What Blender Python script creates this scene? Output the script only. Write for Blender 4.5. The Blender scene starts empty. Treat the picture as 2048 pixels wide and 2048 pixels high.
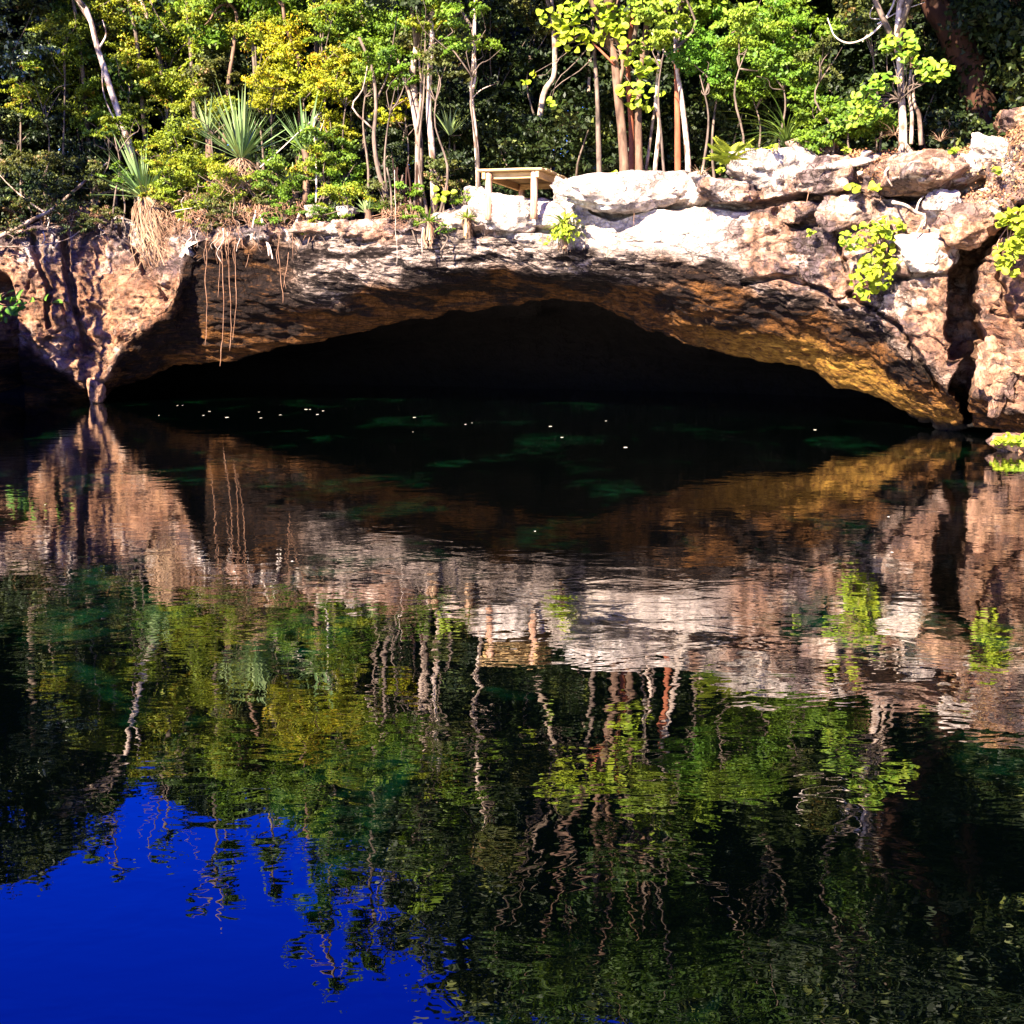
import bpy, math, random
import numpy as np
from mathutils import Vector, Matrix, Quaternion

# ------------------------------------------------------------------ camera, sky, sun, exposure
SC = bpy.context.scene
COL = SC.collection
FPX, PITCH, HCAM = 2460.0, math.radians(9.0), 2.1
cam_d = bpy.data.cameras.new('camera')
cam_d.sensor_width = 36; cam_d.sensor_fit = 'HORIZONTAL'
cam_d.angle = 2*math.atan(1024/FPX)
cam_d.clip_start = 0.1; cam_d.clip_end = 2000
cam = bpy.data.objects.new('camera', cam_d); COL.objects.link(cam)
cam.location = (0, 0, HCAM); cam.rotation_euler = (math.radians(90)-PITCH, 0, 0)
SC.camera = cam

SUN_EL, SUN_AZ = math.radians(31), math.radians(33)      # azimuth: to the left of straight behind the camera
TO_SUN = Vector((-math.sin(SUN_AZ)*math.cos(SUN_EL), -math.cos(SUN_AZ)*math.cos(SUN_EL), math.sin(SUN_EL)))
world = bpy.data.worlds.new('World'); SC.world = world; world.use_nodes = True
wn = world.node_tree.nodes; wl = world.node_tree.links
for n in list(wn): wn.remove(n)
sky = wn.new('ShaderNodeTexSky'); sky.sky_type = 'NISHITA'; sky.sun_disc = False
sky.sun_elevation = SUN_EL; sky.sun_rotation = math.atan2(TO_SUN.x, TO_SUN.y)
sky.air_density = 1.0; sky.dust_density = 0.0; sky.ozone_density = 6.0
hs = wn.new('ShaderNodeHueSaturation'); hs.inputs['Saturation'].default_value = 1.35; hs.inputs['Hue'].default_value = 0.547
bg = wn.new('ShaderNodeBackground'); bg.inputs['Strength'].default_value = 0.085
wo = wn.new('ShaderNodeOutputWorld')
wl.new(sky.outputs[0], hs.inputs['Color']); wl.new(hs.outputs[0], bg.inputs['Color']); wl.new(bg.outputs[0], wo.inputs['Surface'])

sun_d = bpy.data.lights.new('sun', 'SUN'); sun_d.energy = 5.0; sun_d.angle = math.radians(0.5)
sun_d.color = (1.0, 0.88, 0.71)
sun = bpy.data.objects.new('sun', sun_d); COL.objects.link(sun)
sun.location = TO_SUN*60; sun.rotation_euler = TO_SUN.to_track_quat('Z', 'Y').to_euler()

vs = SC.view_settings
vs.view_transform = 'Standard'; vs.look = 'None'; vs.gamma = 1.0; vs.exposure = 2.85
vs.use_curve_mapping = False
SC.cycles.caustics_reflective = True; SC.cycles.caustics_refractive = False
SC.cycles.blur_glossy = 2.0
SC.cycles.max_bounces = 6; SC.cycles.diffuse_bounces = 3; SC.cycles.glossy_bounces = 3
SC.cycles.transparent_max_bounces = 4; SC.cycles.sample_clamp_indirect = 6.0

# ------------------------------------------------------------------ helpers
def P(u, v, Y):
    """world point on the line through photo pixel (u, v), at forward distance Y"""
    xc = (u-1024)/FPX; yc = (1024-v)/FPX
    dx, dy, dz = xc, math.cos(PITCH)+yc*math.sin(PITCH), -math.sin(PITCH)+yc*math.cos(PITCH)
    t = Y/dy
    return Vector((dx*t, Y, HCAM+dz*t))

def Pn(u, v, Y):
    xc = (u-1024)/FPX; yc = (1024-v)/FPX
    dy = math.cos(PITCH)+yc*math.sin(PITCH); dz = -math.sin(PITCH)+yc*math.cos(PITCH)
    t = Y/dy
    return np.stack([xc*t, np.broadcast_to(Y, np.shape(t)), HCAM+dz*t], -1)

def _hash(ix, iy, iz, s):
    h = (ix.astype(np.int64)*374761393 + iy.astype(np.int64)*668265263 + iz.astype(np.int64)*2147483647*3 + s*974634777) & 0xffffffff
    h = ((h ^ (h >> 13))*1274126177) & 0xffffffff
    h = ((h ^ (h >> 16))*2246822519) & 0xffffffff
    return ((h ^ (h >> 15)) & 0xffffff)/float(0xffffff)

def vnoise(p, s=0):
    """smooth 3D value noise, about -1..1"""
    i = np.floor(p); f = p-i; f = f*f*f*(f*(f*6-15)+10); i = i.astype(np.int64)
    r = 0
    for a in (0, 1):
        for b in (0, 1):
            for c in (0, 1):
                w = (f[..., 0] if a else 1-f[..., 0])*(f[..., 1] if b else 1-f[..., 1])*(f[..., 2] if c else 1-f[..., 2])
                r = r + w*_hash(i[..., 0]+a, i[..., 1]+b, i[..., 2]+c, s)
    return r*2-1

def fbm(p, s=0, o=4, g=0.5):
    r = 0; a = 1; t = 0
    for k in range(o):
        r = r+a*vnoise(p*2**k+17.3*k, s+k); t += a; a *= g
    return r/t

def worley(p, s=0):
    i = np.floor(p).astype(np.int64); f1 = np.full(p.shape[:-1], 9.0); f2 = f1.copy(); cid = np.zeros(p.shape[:-1])
    for a in (-1, 0, 1):
        for b in (-1, 0, 1):
            for c in (-1, 0, 1):
                q = i+np.array([a, b, c])
                pt = q+np.stack([_hash(q[..., 0], q[..., 1], q[..., 2], s+k) for k in (11, 22, 33)], -1)
                d = np.linalg.norm(pt-p, axis=-1)
                m = d < f1
                f2 = np.where(m, f1, np.minimum(f2, d)); cid = np.where(m, _hash(q[..., 0], q[..., 1], q[..., 2], s+44), cid); f1 = np.where(m, d, f1)
    return f1, f2, cid

def sstep(a, b, x):
    t = np.clip((x-a)/(b-a), 0, 1); return t*t*(3-2*t)

def mesh(name, V, F, mat, attrs=None, smooth=False):
    """V: n x 3, F: m x k index array (or a list of such arrays)"""
    Fs = F if isinstance(F, list) else [F]
    me = bpy.data.meshes.new(name)
    V = np.asarray(V, dtype=np.float32)
    me.vertices.add(len(V)); me.vertices.foreach_set('co', V.ravel())
    nl = sum(f.size for f in Fs); npoly = sum(len(f) for f in Fs)
    me.loops.add(nl); me.loops.foreach_set('vertex_index', np.concatenate([np.asarray(f).ravel() for f in Fs]).astype(np.int32))
    me.polygons.add(npoly)
    tot = np.concatenate([np.full(len(f), f.shape[1]) for f in Fs]).astype(np.int32)
    st = np.concatenate([[0], np.cumsum(tot)[:-1]]).astype(np.int32)
    me.polygons.foreach_set('loop_start', st); me.polygons.foreach_set('loop_total', tot)
    if smooth: me.polygons.foreach_set('use_smooth', np.ones(npoly, dtype=bool))
    for k, a in (attrs or {}).items():
        at = me.attributes.new(k, 'FLOAT', 'POINT'); at.data.foreach_set('value', np.asarray(a, dtype=np.float32).ravel())
    me.update(calc_edges=True)
    if mat: me.materials.append(mat)
    return me

def link(name, me, parent=None, loc=None):
    o = bpy.data.objects.new(name, me); COL.objects.link(o)
    if parent is not None: o.parent = parent
    if loc is not None: o.location = loc
    return o

def tag(o, label=None, cat=None, group=None, kind=None):
    if label: o['label'] = label
    if cat: o['category'] = cat
    if group: o['group'] = group
    if kind: o['kind'] = kind
    return o

def thing(name, label, cat, loc, group=None):
    o = bpy.data.objects.new(name, None); COL.objects.link(o); o.location = loc
    o.empty_display_size = 0.2
    return tag(o, label, cat, group)

def tube(pts, rad, n=8, s=0, rough=0.0):
    """one tapered tube with closed end; returns V, [F]"""
    pts = np.asarray([tuple(p) for p in pts], float); m = len(pts)
    rad = np.asarray(rad, float)
    T = np.gradient(pts, axis=0); T /= np.linalg.norm(T, axis=1)[:, None]+1e-9
    ref = np.array([0.31, 0.95, 0.05]) if abs(T[0][2]) > 0.6 else np.array([0.05, 0.1, 1.0])
    A = np.cross(T, ref); A /= np.linalg.norm(A, axis=1)[:, None]+1e-9
    B = np.cross(T, A)
    th = np.linspace(0, 2*np.pi, n, endpoint=False)
    R = rad[:, None]*np.ones((1, n))
    if rough: R = R*(1+rough*vnoise(np.stack([np.cos(th)[None, :]*1.7+pts[:, None, 0]*3, np.sin(th)[None, :]*1.7+pts[:, None, 1]*3, pts[:, None, 2]*2.2*np.ones((1, n))], -1), s))
    V = pts[:, None, :]+R[..., None]*(np.cos(th)[None, :, None]*A[:, None, :]+np.sin(th)[None, :, None]*B[:, None, :])
    V = V.reshape(-1, 3)
    i = np.arange(m-1)[:, None]*n; j = np.arange(n)[None, :]; k = (j+1) % n
    F = np.stack([i+j, i+k, i+n+k, i+n+j], -1).reshape(-1, 4)
    return V, [F, np.arange((m-1)*n, m*n)[None, :], np.arange(n-1, -1, -1)[None, :]]

def spline(ctrl, n):
    c = np.asarray([tuple(p) for p in ctrl], float); m = len(c)
    if m == 2: return c[0]+(c[1]-c[0])*np.linspace(0, 1, n)[:, None]
    e = np.vstack([2*c[0]-c[1], c, 2*c[-1]-c[-2]])
    out = []
    for t in np.linspace(0, m-1-1e-6, n):
        i = int(t); f = t-i; p0, p1, p2, p3 = e[i:i+4]
        out.append(0.5*((2*p1)+(-p0+p2)*f+(2*p0-5*p1+4*p2-p3)*f*f+(-p0+3*p1-3*p2+p3)*f**3))
    return np.array(out)

def merge(parts):
    """join (V, [F...]) pieces that make up ONE part"""
    Vs = []; by = {}; o = 0
    for V, Fs in parts:
        for f in (Fs if isinstance(Fs, list) else [Fs]): by.setdefault(f.shape[1], []).append(f+o)
        Vs.append(V); o += len(V)
    return np.vstack(Vs), [np.vstack(v) for v in by.values()]

def boxv(sx, sy, sz, bev=0.0):
    """bevelled box centred at the origin"""
    b = min(bev, sx/2.2, sy/2.2, sz/2.2) if bev else 0
    import bmesh
    bm = bmesh.new(); bmesh.ops.create_cube(bm, size=1)
    bmesh.ops.scale(bm, vec=(sx, sy, sz), verts=bm.verts)
    if b: bmesh.ops.bevel(bm, geom=bm.edges, offset=b, segments=1, affect='EDGES')
    return bm

# ------------------------------------------------------------------ materials
def newmat(name):
    m = bpy.data.materials.new(name); m.use_nodes = True
    nt = m.node_tree; nt.nodes.clear()
    return m, nt, nt.nodes, nt.links

class N:
    """tiny node helper"""
    def __init__(s, nt): s.nt = nt; s.n = nt.nodes; s.l = nt.links
    def add(s, t, **kw):
        n = s.n.new(t)
        for k, v in kw.items(): setattr(n, k, v)
        return n
    def put(s, sock, v):
        if hasattr(v, 'is_linked'): s.l.new(v, sock)
        else: sock.default_value = v
    def noise(s, vec, scale, detail=4, rough=0.55, dist=0.0):
        n = s.add('ShaderNodeTexNoise'); s.put(n.inputs['Vector'], vec)
        n.inputs['Scale'].default_value = scale; n.inputs['Detail'].default_value = detail
        n.inputs['Roughness'].default_value = rough; n.inputs['Distortion'].default_value = dist
        return n.outputs['Fac']
    def map(s, vec, scale=(1, 1, 1), loc=(0, 0, 0), rot=(0, 0, 0)):
        n = s.add('ShaderNodeMapping'); s.l.new(vec, n.inputs['Vector'])
        n.inputs['Scale'].default_value = scale; n.inputs['Location'].default_value = loc; n.inputs['Rotation'].default_value = rot
        return n.outputs[0]
    def rng(s, x, a, b, c=0.0, d=1.0):
        n = s.add('ShaderNodeMapRange'); s.put(n.inputs['Value'], x)
        n.inputs['From Min'].default_value = a; n.inputs['From Max'].default_value = b
        n.inputs['To Min'].default_value = c; n.inputs['To Max'].default_value = d
        return n.outputs[0]
    def math(s, op, a, b=0.0):
        n = s.add('ShaderNodeMath', operation=op); s.put(n.inputs[0], a); s.put(n.inputs[1], b); return n.outputs[0]
    def mix(s, f, a, b, mode='MIX'):
        n = s.add('ShaderNodeMix', data_type='RGBA', blend_type=mode); s.put(n.inputs['Factor'], f)
        for k, v in (('A', a), ('B', b)):
            sock = [i for i in n.inputs if i.name == k and i.type == 'RGBA'][0]
            s.put(sock, v if hasattr(v, 'is_linked') else (*v, 1))
        return [o for o in n.outputs if o.type == 'RGBA'][0]
    def attr(s, name):
        n = s.add('ShaderNodeAttribute'); n.attribute_name = name; return n.outputs['Fac']
    def bump(s, h, strength, dist, normal=None):
        n = s.add('ShaderNodeBump'); s.put(n.inputs['Height'], h)
        n.inputs['Strength'].default_value = strength; n.inputs['Distance'].default_value = dist
        if normal is not None: s.l.new(normal, n.inputs['Normal'])
        return n.outputs[0]
    def out(s, col, rough=0.9, normal=None, spec=0.2):
        b = s.add('ShaderNodeBsdfPrincipled'); s.put(b.inputs['Base Color'], col if hasattr(col, 'is_linked') else (*col, 1))
        s.put(b.inputs['Roughness'], rough); b.inputs['Specular IOR Level'].default_value = spec
        if normal is not None: s.l.new(normal, b.inputs['Normal'])
        o = s.add('ShaderNodeOutputMaterial'); s.l.new(b.outputs[0], o.inputs['Surface']); return b

def rock_material(name, use_zone, cream=(0.62, 0.53, 0.46), dark=0.5):
    m, nt, n, l = newmat(name); N_ = N(nt)
    g = N_.add('ShaderNodeNewGeometry').outputs['Position']
    big = N_.noise(g, 0.55, 4, 0.55, 0.4)
    med = N_.noise(g, 2.3, 5, 0.6)
    fine = N_.noise(g, 11, 6, 0.65)
    c = N_.mix(N_.rng(med, 0.35, 0.65), cream, tuple(min(0.84, x*1.22) for x in cream))
    wz = N_.attr('weath') if use_zone else dark
    def wm(x): return N_.math('MULTIPLY', x, wz)
    # pinkish brown weathering, some of it running down the face
    br = N_.noise(g, 0.95, 9, 0.68, 0.7)
    c = N_.mix(wm(N_.rng(br, 0.37, 0.51, 0.0, 0.95)), c, (0.27, 0.14, 0.085))
    st = N_.noise(N_.map(g, (2.6, 2.6, 0.30)), 1.0, 6, 0.65, 0.3)
    c = N_.mix(wm(N_.rng(st, 0.50, 0.62, 0.0, 0.85)), c, (0.125, 0.062, 0.036))
    # grey-purple lichen
    li = N_.noise(N_.map(g, (1, 1, 1.2), loc=(7, 3, 1)), 1.25, 9, 0.70, 0.8)
    c = N_.mix(wm(N_.rng(li, 0.475, 0.545, 0.0, 0.9)), c, (0.072, 0.052, 0.056))
    pit = N_.noise(g, 6.0, 8, 0.72, 0.3)
    c = N_.mix(N_.math('MULTIPLY', wm(N_.rng(pit, 0.53, 0.60, 0.0, 0.92)), N_.rng(big, 0.42, 0.56)), c, (0.065, 0.045, 0.036))
    vo = N_.add('ShaderNodeTexVoronoi', feature='DISTANCE_TO_EDGE'); vo.inputs['Scale'].default_value = 2.1
    wv_ = N_.add('ShaderNodeVectorMath', operation='ADD'); l.new(g, wv_.inputs[0])
    wn_ = N_.add('ShaderNodeTexNoise'); wn_.inputs['Scale'].default_value = 2.4; wn_.inputs['Detail'].default_value = 5; l.new(g, wn_.inputs['Vector'])
    ws_ = N_.add('ShaderNodeVectorMath', operation='SCALE'); ws_.inputs['Scale'].default_value = 0.55; l.new(wn_.outputs['Color'], ws_.inputs[0]); l.new(ws_.outputs[0], wv_.inputs[1])
    l.new(N_.map(wv_.outputs[0], (1, 1, 1.7)), vo.inputs['Vector'])
    ck = N_.math('MULTIPLY', N_.rng(vo.outputs['Distance'], 0.035, 0.008), N_.rng(li, 0.44, 0.56))
    c = N_.mix(wm(N_.math('MULTIPLY', ck, 0.85)), c, (0.035, 0.022, 0.016))
    spk = N_.noise(g, 17.0, 5, 0.7)
    c = N_.mix(N_.rng(spk, 0.62, 0.70, 0.0, 0.45), c, (0.12, 0.085, 0.065))
    if use_zone:
        z = N_.attr('zone')
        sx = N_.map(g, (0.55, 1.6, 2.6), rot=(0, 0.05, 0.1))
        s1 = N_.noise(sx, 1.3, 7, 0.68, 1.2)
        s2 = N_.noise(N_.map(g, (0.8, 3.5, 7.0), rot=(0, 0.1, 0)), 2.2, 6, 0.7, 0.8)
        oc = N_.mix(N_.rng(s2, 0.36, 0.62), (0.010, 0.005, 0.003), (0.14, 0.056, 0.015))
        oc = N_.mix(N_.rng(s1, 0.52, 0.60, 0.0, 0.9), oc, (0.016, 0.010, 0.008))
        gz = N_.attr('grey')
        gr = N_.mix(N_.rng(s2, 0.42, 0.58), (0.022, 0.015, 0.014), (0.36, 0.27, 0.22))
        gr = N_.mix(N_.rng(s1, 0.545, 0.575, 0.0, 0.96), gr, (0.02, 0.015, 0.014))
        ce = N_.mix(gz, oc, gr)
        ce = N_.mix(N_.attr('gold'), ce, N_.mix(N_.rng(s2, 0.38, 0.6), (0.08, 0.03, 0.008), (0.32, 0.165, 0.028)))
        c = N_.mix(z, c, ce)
        c = N_.mix(N_.math('MULTIPLY', N_.attr('dark_patch'), N_.rng(s2, 0.70, 0.52, 0.35, 0.97)), c, (0.010, 0.006, 0.005))
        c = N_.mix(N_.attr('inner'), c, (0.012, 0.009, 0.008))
        c = N_.mix(N_.math('MULTIPLY', N_.attr('warm'), N_.rng(pit, 0.62, 0.48, 0.1, 0.85)), c, N_.mix(N_.rng(med, 0.38, 0.62), (0.15, 0.06, 0.028), (0.36, 0.19, 0.10)))
    h = N_.math('ADD', N_.math('MULTIPLY', med, 0.6), N_.math('ADD', N_.math('MULTIPLY', fine, 0.35), N_.math('MULTIPLY', N_.rng(pit, 0.5, 0.7), -0.45)))
    h = N_.math('SUBTRACT', h, N_.math('MULTIPLY', ck, 0.25))
    h = N_.math('ADD', h, N_.math('MULTIPLY', N_.noise(N_.map(g, (1, 1, 2.2)), 34, 6, 0.7), 0.10))
    if use_zone: h = N_.math('ADD', h, N_.math('MULTIPLY', s2, 0.5))
    N_.out(c, 0.92, N_.bump(h, 1.0, 0.13), 0.1)
    return m

M_ROCK = rock_material('limestone_cliff', True)
M_BOULDER = rock_material('limestone_boulder', False, (0.70, 0.61, 0.53), 0.45)
M_BOULDER2 = rock_material('weathered_boulder', False, (0.58, 0.47, 0.38), 0.9)
M_BOULDER3 = rock_material('red_brown_stone', False, (0.46, 0.27, 0.16), 0.8)

def simple(name, c1, c2, scale=3, stretch=(1, 1, 1), rough=0.85, bump=0.3, bd=0.02, obj=True, lo=0.35, hi=0.65):
    m, nt, n, l = newmat(name); N_ = N(nt)
    g = N_.add('ShaderNodeTexCoord').outputs['Object'] if obj else N_.add('ShaderNodeNewGeometry').outputs['Position']
    q = N_.noise(N_.map(g, stretch), scale, 6, 0.62, 0.3)
    c = N_.mix(N_.rng(q, lo, hi), c1, c2)
    N_.out(c, rough, N_.bump(q, bump, bd), 0.15)
    return m

M_GROUND = simple('leaf_litter', (0.03, 0.018, 0.010), (0.16, 0.075, 0.035), 6, obj=False, bump=0.8, bd=0.05)
M_PALE = simple('pale_bark', (0.07, 0.042, 0.03), (0.34, 0.25, 0.19), 5, (1, 1, 0.5), obj=False, lo=0.38, hi=0.58)
M_WHITE = simple('white_bark', (0.11, 0.062, 0.042), (0.44, 0.34, 0.27), 6, (1, 1, 0.6), obj=False, lo=0.38, hi=0.55)
M_BROWN = simple('brown_bark', (0.03, 0.017, 0.011), (0.17, 0.10, 0.065), 6, (1, 1, 0.3), obj=False, bump=0.7)
M_RED = simple('red_bark', (0.14, 0.04, 0.02), (0.30, 0.10, 0.05), 5, (1, 1, 0.35), obj=False, bump=0.3)
M_DARKBARK = simple('dark_bark', (0.010, 0.005, 0.004), (0.055, 0.022, 0.012), 5, (1, 1, 0.25), obj=False, bump=0.8, bd=0.04)
M_GREYBARK = simple('grey_bark', (0.03, 0.022, 0.017), (0.17, 0.12, 0.09), 6, (1, 1, 0.4), obj=False, bump=0.6)
M_ROOT = simple('pale_root', (0.34, 0.24, 0.18), (0.62, 0.52, 0.44), 7, obj=False)
M_VINE = simple('brown_vine', (0.16, 0.075, 0.04), (0.32, 0.18, 0.11), 7, obj=False)
M_STRAW = simple('dry_straw', (0.11, 0.048, 0.025), (0.40, 0.26, 0.155), 9, (1, 1, 0.15), obj=False)
M_PLANK = simple('sawn_plank', (0.20, 0.115, 0.045), (0.60, 0.42, 0.20), 4, (0.6, 6, 6), bump=0.25, bd=0.01)
M_BEAM = simple('wood_beam', (0.34, 0.19, 0.075), (0.56, 0.37, 0.16), 5, (0.6, 6, 6), bump=0.3, bd=0.01)
M_POST = simple('round_post', (0.22, 0.095, 0.05), (0.52, 0.33, 0.22), 6, (4, 4, 0.5), bump=0.35, bd=0.01)
M_FLOAT = simple('pale_fallen_leaf', (0.60, 0.50, 0.36), (0.78, 0.74, 0.62), 20)

def leaf_mat(name, dark, light, trans=0.3, rough=0.55, spec=0.25, accent=None, tr_tint=(1.25, 1.15, 0.4)):
    m, nt, n, l = newmat(name); N_ = N(nt)
    t = N_.attr('tint')
    c = N_.mix(t, dark, light)
    gp_ = N_.add('ShaderNodeNewGeometry').outputs['Position']
    dr = N_.noise(gp_, 0.9, 3, 0.6)
    c = N_.mix(N_.rng(dr, 0.40, 0.62, 0.0, 0.55), c, N_.mix(1.0, c, (0.55, 0.95, 0.9), 'MULTIPLY'))
    if accent: c = N_.mix(N_.rng(t, 0.86, 0.93), c, accent)
    b = N_.add('ShaderNodeBsdfPrincipled'); l.new(c, b.inputs['Base Color'])
    b.inputs['Roughness'].default_value = rough; b.inputs['Specular IOR Level'].default_value = spec
    tr = N_.add('ShaderNodeBsdfTranslucent'); l.new(N_.mix(1.0, c, tr_tint, 'MULTIPLY'), tr.inputs['Color'])
    mx = N_.add('ShaderNodeMixShader'); mx.inputs[0].default_value = trans
    l.new(b.outputs[0], mx.inputs[1]); l.new(tr.outputs[0], mx.inputs[2])
    o = N_.add('ShaderNodeOutputMaterial'); l.new(mx.outputs[0], o.inputs['Surface'])
    return m

def leaf_mat_obj(name, dark, light, **kw):
    """same, but each leaf is an object: the tint comes from the object's own random value"""
    m = leaf_mat(name, dark, light, **kw)
    nt = m.node_tree
    a = [x for x in nt.nodes if x.type == 'ATTRIBUTE'][0]
    oi = nt.nodes.new('ShaderNodeObjectInfo')
    for lk in list(a.outputs['Fac'].links):
        nt.links.new(oi.outputs['Random'], lk.to_socket)
    return m

LM = {
 'yg':     leaf_mat('yellow_green_leaves', (0.075, 0.10, 0.006), (0.30, 0.31, 0.016), accent=(0.30, 0.17, 0.02)),
 'green':  leaf_mat('green_leaves', (0.035, 0.075, 0.005), (0.17, 0.235, 0.014)),
 'gold':   leaf_mat('golden_leaves', (0.13, 0.125, 0.005), (0.40, 0.36, 0.010), accent=(0.42, 0.22, 0.012)),
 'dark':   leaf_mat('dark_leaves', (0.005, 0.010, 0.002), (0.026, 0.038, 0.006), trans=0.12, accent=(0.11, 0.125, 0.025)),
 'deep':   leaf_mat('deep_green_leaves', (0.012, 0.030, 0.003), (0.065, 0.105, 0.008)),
 'gloss':  leaf_mat('glossy_leaves', (0.020, 0.030, 0.006), (0.10, 0.125, 0.035), trans=0.1, rough=0.32, spec=0.6, accent=(0.34, 0.36, 0.22)),
 'olive':  leaf_mat('olive_leaves', (0.022, 0.028, 0.005), (0.125, 0.12, 0.022), accent=(0.24, 0.14, 0.06)),
 'lime':   leaf_mat('lime_leaves', (0.13, 0.18, 0.014), (0.27, 0.32, 0.028), trans=0.35),
 'feather':leaf_mat('feathery_leaves', (0.045, 0.115, 0.008), (0.165, 0.26, 0.020), trans=0.35),
 'litter': leaf_mat('red_brown_litter', (0.13, 0.04, 0.018), (0.42, 0.20, 0.10), trans=0.1, accent=(0.55, 0.36, 0.14)),
 'brown':  leaf_mat('dry_brown_leaves', (0.055, 0.026, 0.012), (0.20, 0.10, 0.05), trans=0.15),
}
M_LIMEOBJ = leaf_mat_obj('round_lime_leaf', (0.17, 0.22, 0.012), (0.34, 0.37, 0.024), trans=0.35)
M_MIDOBJ = leaf_mat_obj('mid_green_leaf', (0.08, 0.16, 0.012), (0.27, 0.33, 0.026), trans=0.35)
M_GRNOBJ = leaf_mat_obj('broad_green_leaf', (0.05, 0.14, 0.012), (0.15, 0.26, 0.03), trans=0.35)
M_YUCCA = leaf_mat_obj('yucca_blade', (0.085, 0.13, 0.04), (0.27, 0.34, 0.125), trans=0.1, rough=0.45, spec=0.4)
M_BROM = leaf_mat_obj('bromeliad_blade', (0.085, 0.14, 0.015), (0.24, 0.28, 0.035), trans=0.3)
M_FERN = leaf_mat_obj('fern_frond', (0.13, 0.17, 0.012), (0.30, 0.31, 0.03), trans=0.4)
M_GRASSB = leaf_mat_obj('long_grass_blade', (0.035, 0.075, 0.012), (0.15, 0.21, 0.035), trans=0.3)

# ------------------------------------------------------------------ the cliff with its cave
K = 1.06
def curve(pts, x, k=K):
    a = np.array(pts, float)*k
    return np.interp(x, a[:, 0], a[:, 1])
RIM = [(-700, 360), (-300, 400), (0, 432), (230, 412), (370, 428), (480, 425), (560, 418), (650, 412), (740, 418), (820, 402), (880, 380), (930, 372), (985, 375),
       (1040, 372), (1090, 358), (1130, 350), (1300, 342), (1400, 342), (1470, 325), (1530, 300), (1600, 292), (1700, 290), (1800, 292), (1870, 272), (1932, 250), (2100, 240), (2700, 200)]
FACE = [(-700, 640), (-200, 640), (0, 640), (60, 660), (105, 690), (150, 722), (190, 728), (205, 700), (232, 655), (262, 628), (305, 600), (330, 560), (342, 520), (360, 478), (375, 462),
        (470, 450), (560, 440), (660, 442), (760, 446), (860, 436), (940, 442), (1000, 455), (1080, 462), (1150, 462), (1250, 470), (1330, 486), (1400, 512),
        (1470, 545), (1540, 560), (1620, 585), (1680, 630), (1740, 668), (1800, 700), (1850, 735), (1900, 760), (1960, 765), (2100, 760), (2700, 780)]
CAVE = [(-700, 760), (-100, 762), (0, 758), (100, 752), (150, 752), (185, 758), (210, 735), (300, 702), (420, 682), (530, 655), (640, 636), (700, 620), (750, 605), (800, 590), (870, 574), (960, 566),
        (1060, 559), (1120, 571), (1180, 590), (1225, 603), (1255, 618), (1285, 640), (1340, 656), (1440, 681), (1510, 688), (1545, 702), (1580, 730), (1640, 745), (1700, 772), (1760, 784),
        (1830, 800), (1900, 812), (1960, 815), (2100, 820), (2700, 840)]
DF = [(-740, 16.5), (-400, 24.5), (-150, 29.4), (0, 30.4), (180, 30.6), (330, 30.0), (420, 29.0), (700, 27.2), (1000, 25.4), (1200, 24.4), (1500, 23.2), (1800, 21.9), (1960, 21.0), (2060, 20.3), (2300, 17.5), (2860, 12.0)]

uu = np.concatenate([np.linspace(-740, -20, 90, endpoint=False), np.linspace(-20, 2070, 1000, endpoint=False), np.linspace(2070, 2840, 90)])
def Dface(u): return curve(DF, u, 1.0)
def Rim(u): return curve(RIM, u)
def rim_point(u, back=0.0):
    """a point of the plateau behind the rim, in column u"""
    Y = float(Dface(u))+back
    p = P(u, float(Rim(u)), float(Dface(u)))
    return Vector((p.x/p.y*Y, Y, p.z+0.03*back+0.16*max(0.0, min(back, 18.0)-2.5)-0.05))

def smooth1(a, w):
    k = np.ones(w)/w; return np.convolve(np.pad(a, (w//2, w-1-w//2), 'edge'), k, 'valid')

rng = np.random.default_rng(7)
jit = fbm(np.stack([uu*0.02, uu*0, uu*0], -1), 5, 4)*10
jit2 = fbm(np.stack([uu*0.03, uu*0+3, uu*0], -1), 9, 4)*9
D0 = Dface(uu); R0 = Rim(uu)+fbm(np.stack([uu*0.018, uu*0+9, uu*0], -1), 19, 5)*np.interp(uu, [0, 900, 1100, 2048], [14, 12, 6, 8]); F0 = smooth1(curve(FACE, uu), 5)+jit; C0 = smooth1(curve(CAVE, uu), 3)+jit2*0.7
C0 = np.maximum(C0, F0+12)
gap = np.interp(uu, [-800, 100, 230, 400, 700, 1100, 1500, 1850, 1960, 2900], [1.2, 1.2, 1.8, 2.6, 3.0, 3.0, 2.6, 1.6, 1.1, 1.1])
mid = np.interp(uu, [-800, 300, 450, 700, 1100, 1500, 1900], [0.5, 0.5, 0.36, 0.20, 0.22, 0.3, 0.5])   # how far back the upper half of the ceiling has gone
fr = np.interp(uu, [-800, 300, 400, 560, 1100, 1400, 1900], [0.5, 0.5, 0.45, 0.52, 0.5, 0.45, 0.5])
def rowP(v, Y): return Pn(uu, v, Y)
ctrl = []
pr = rowP(R0, D0+0.55)
def back(d, dz):
    q = pr.copy(); s = (D0+0.55+d)/(D0+0.55); q[:, 0] *= s; q[:, 1] *= s; q[:, 2] += dz; return q
ctrl.append(back(5.5, -0.1)); ctrl.append(back(2.2, 0.0)); ctrl.append(back(0.6, 0.02))
ctrl.append(pr)
ctrl.append(rowP(R0+0.10*(F0-R0)+4, D0+0.18))
ctrl.append(rowP(R0+0.5*(F0-R0), D0+0.0))
ctrl.append(rowP(R0+0.86*(F0-R0), D0-0.02))
ctrl.append(rowP(F0, D0+0.06))
ctrl.append(rowP(F0+fr*(C0-F0), D0+gap*mid))
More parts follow.
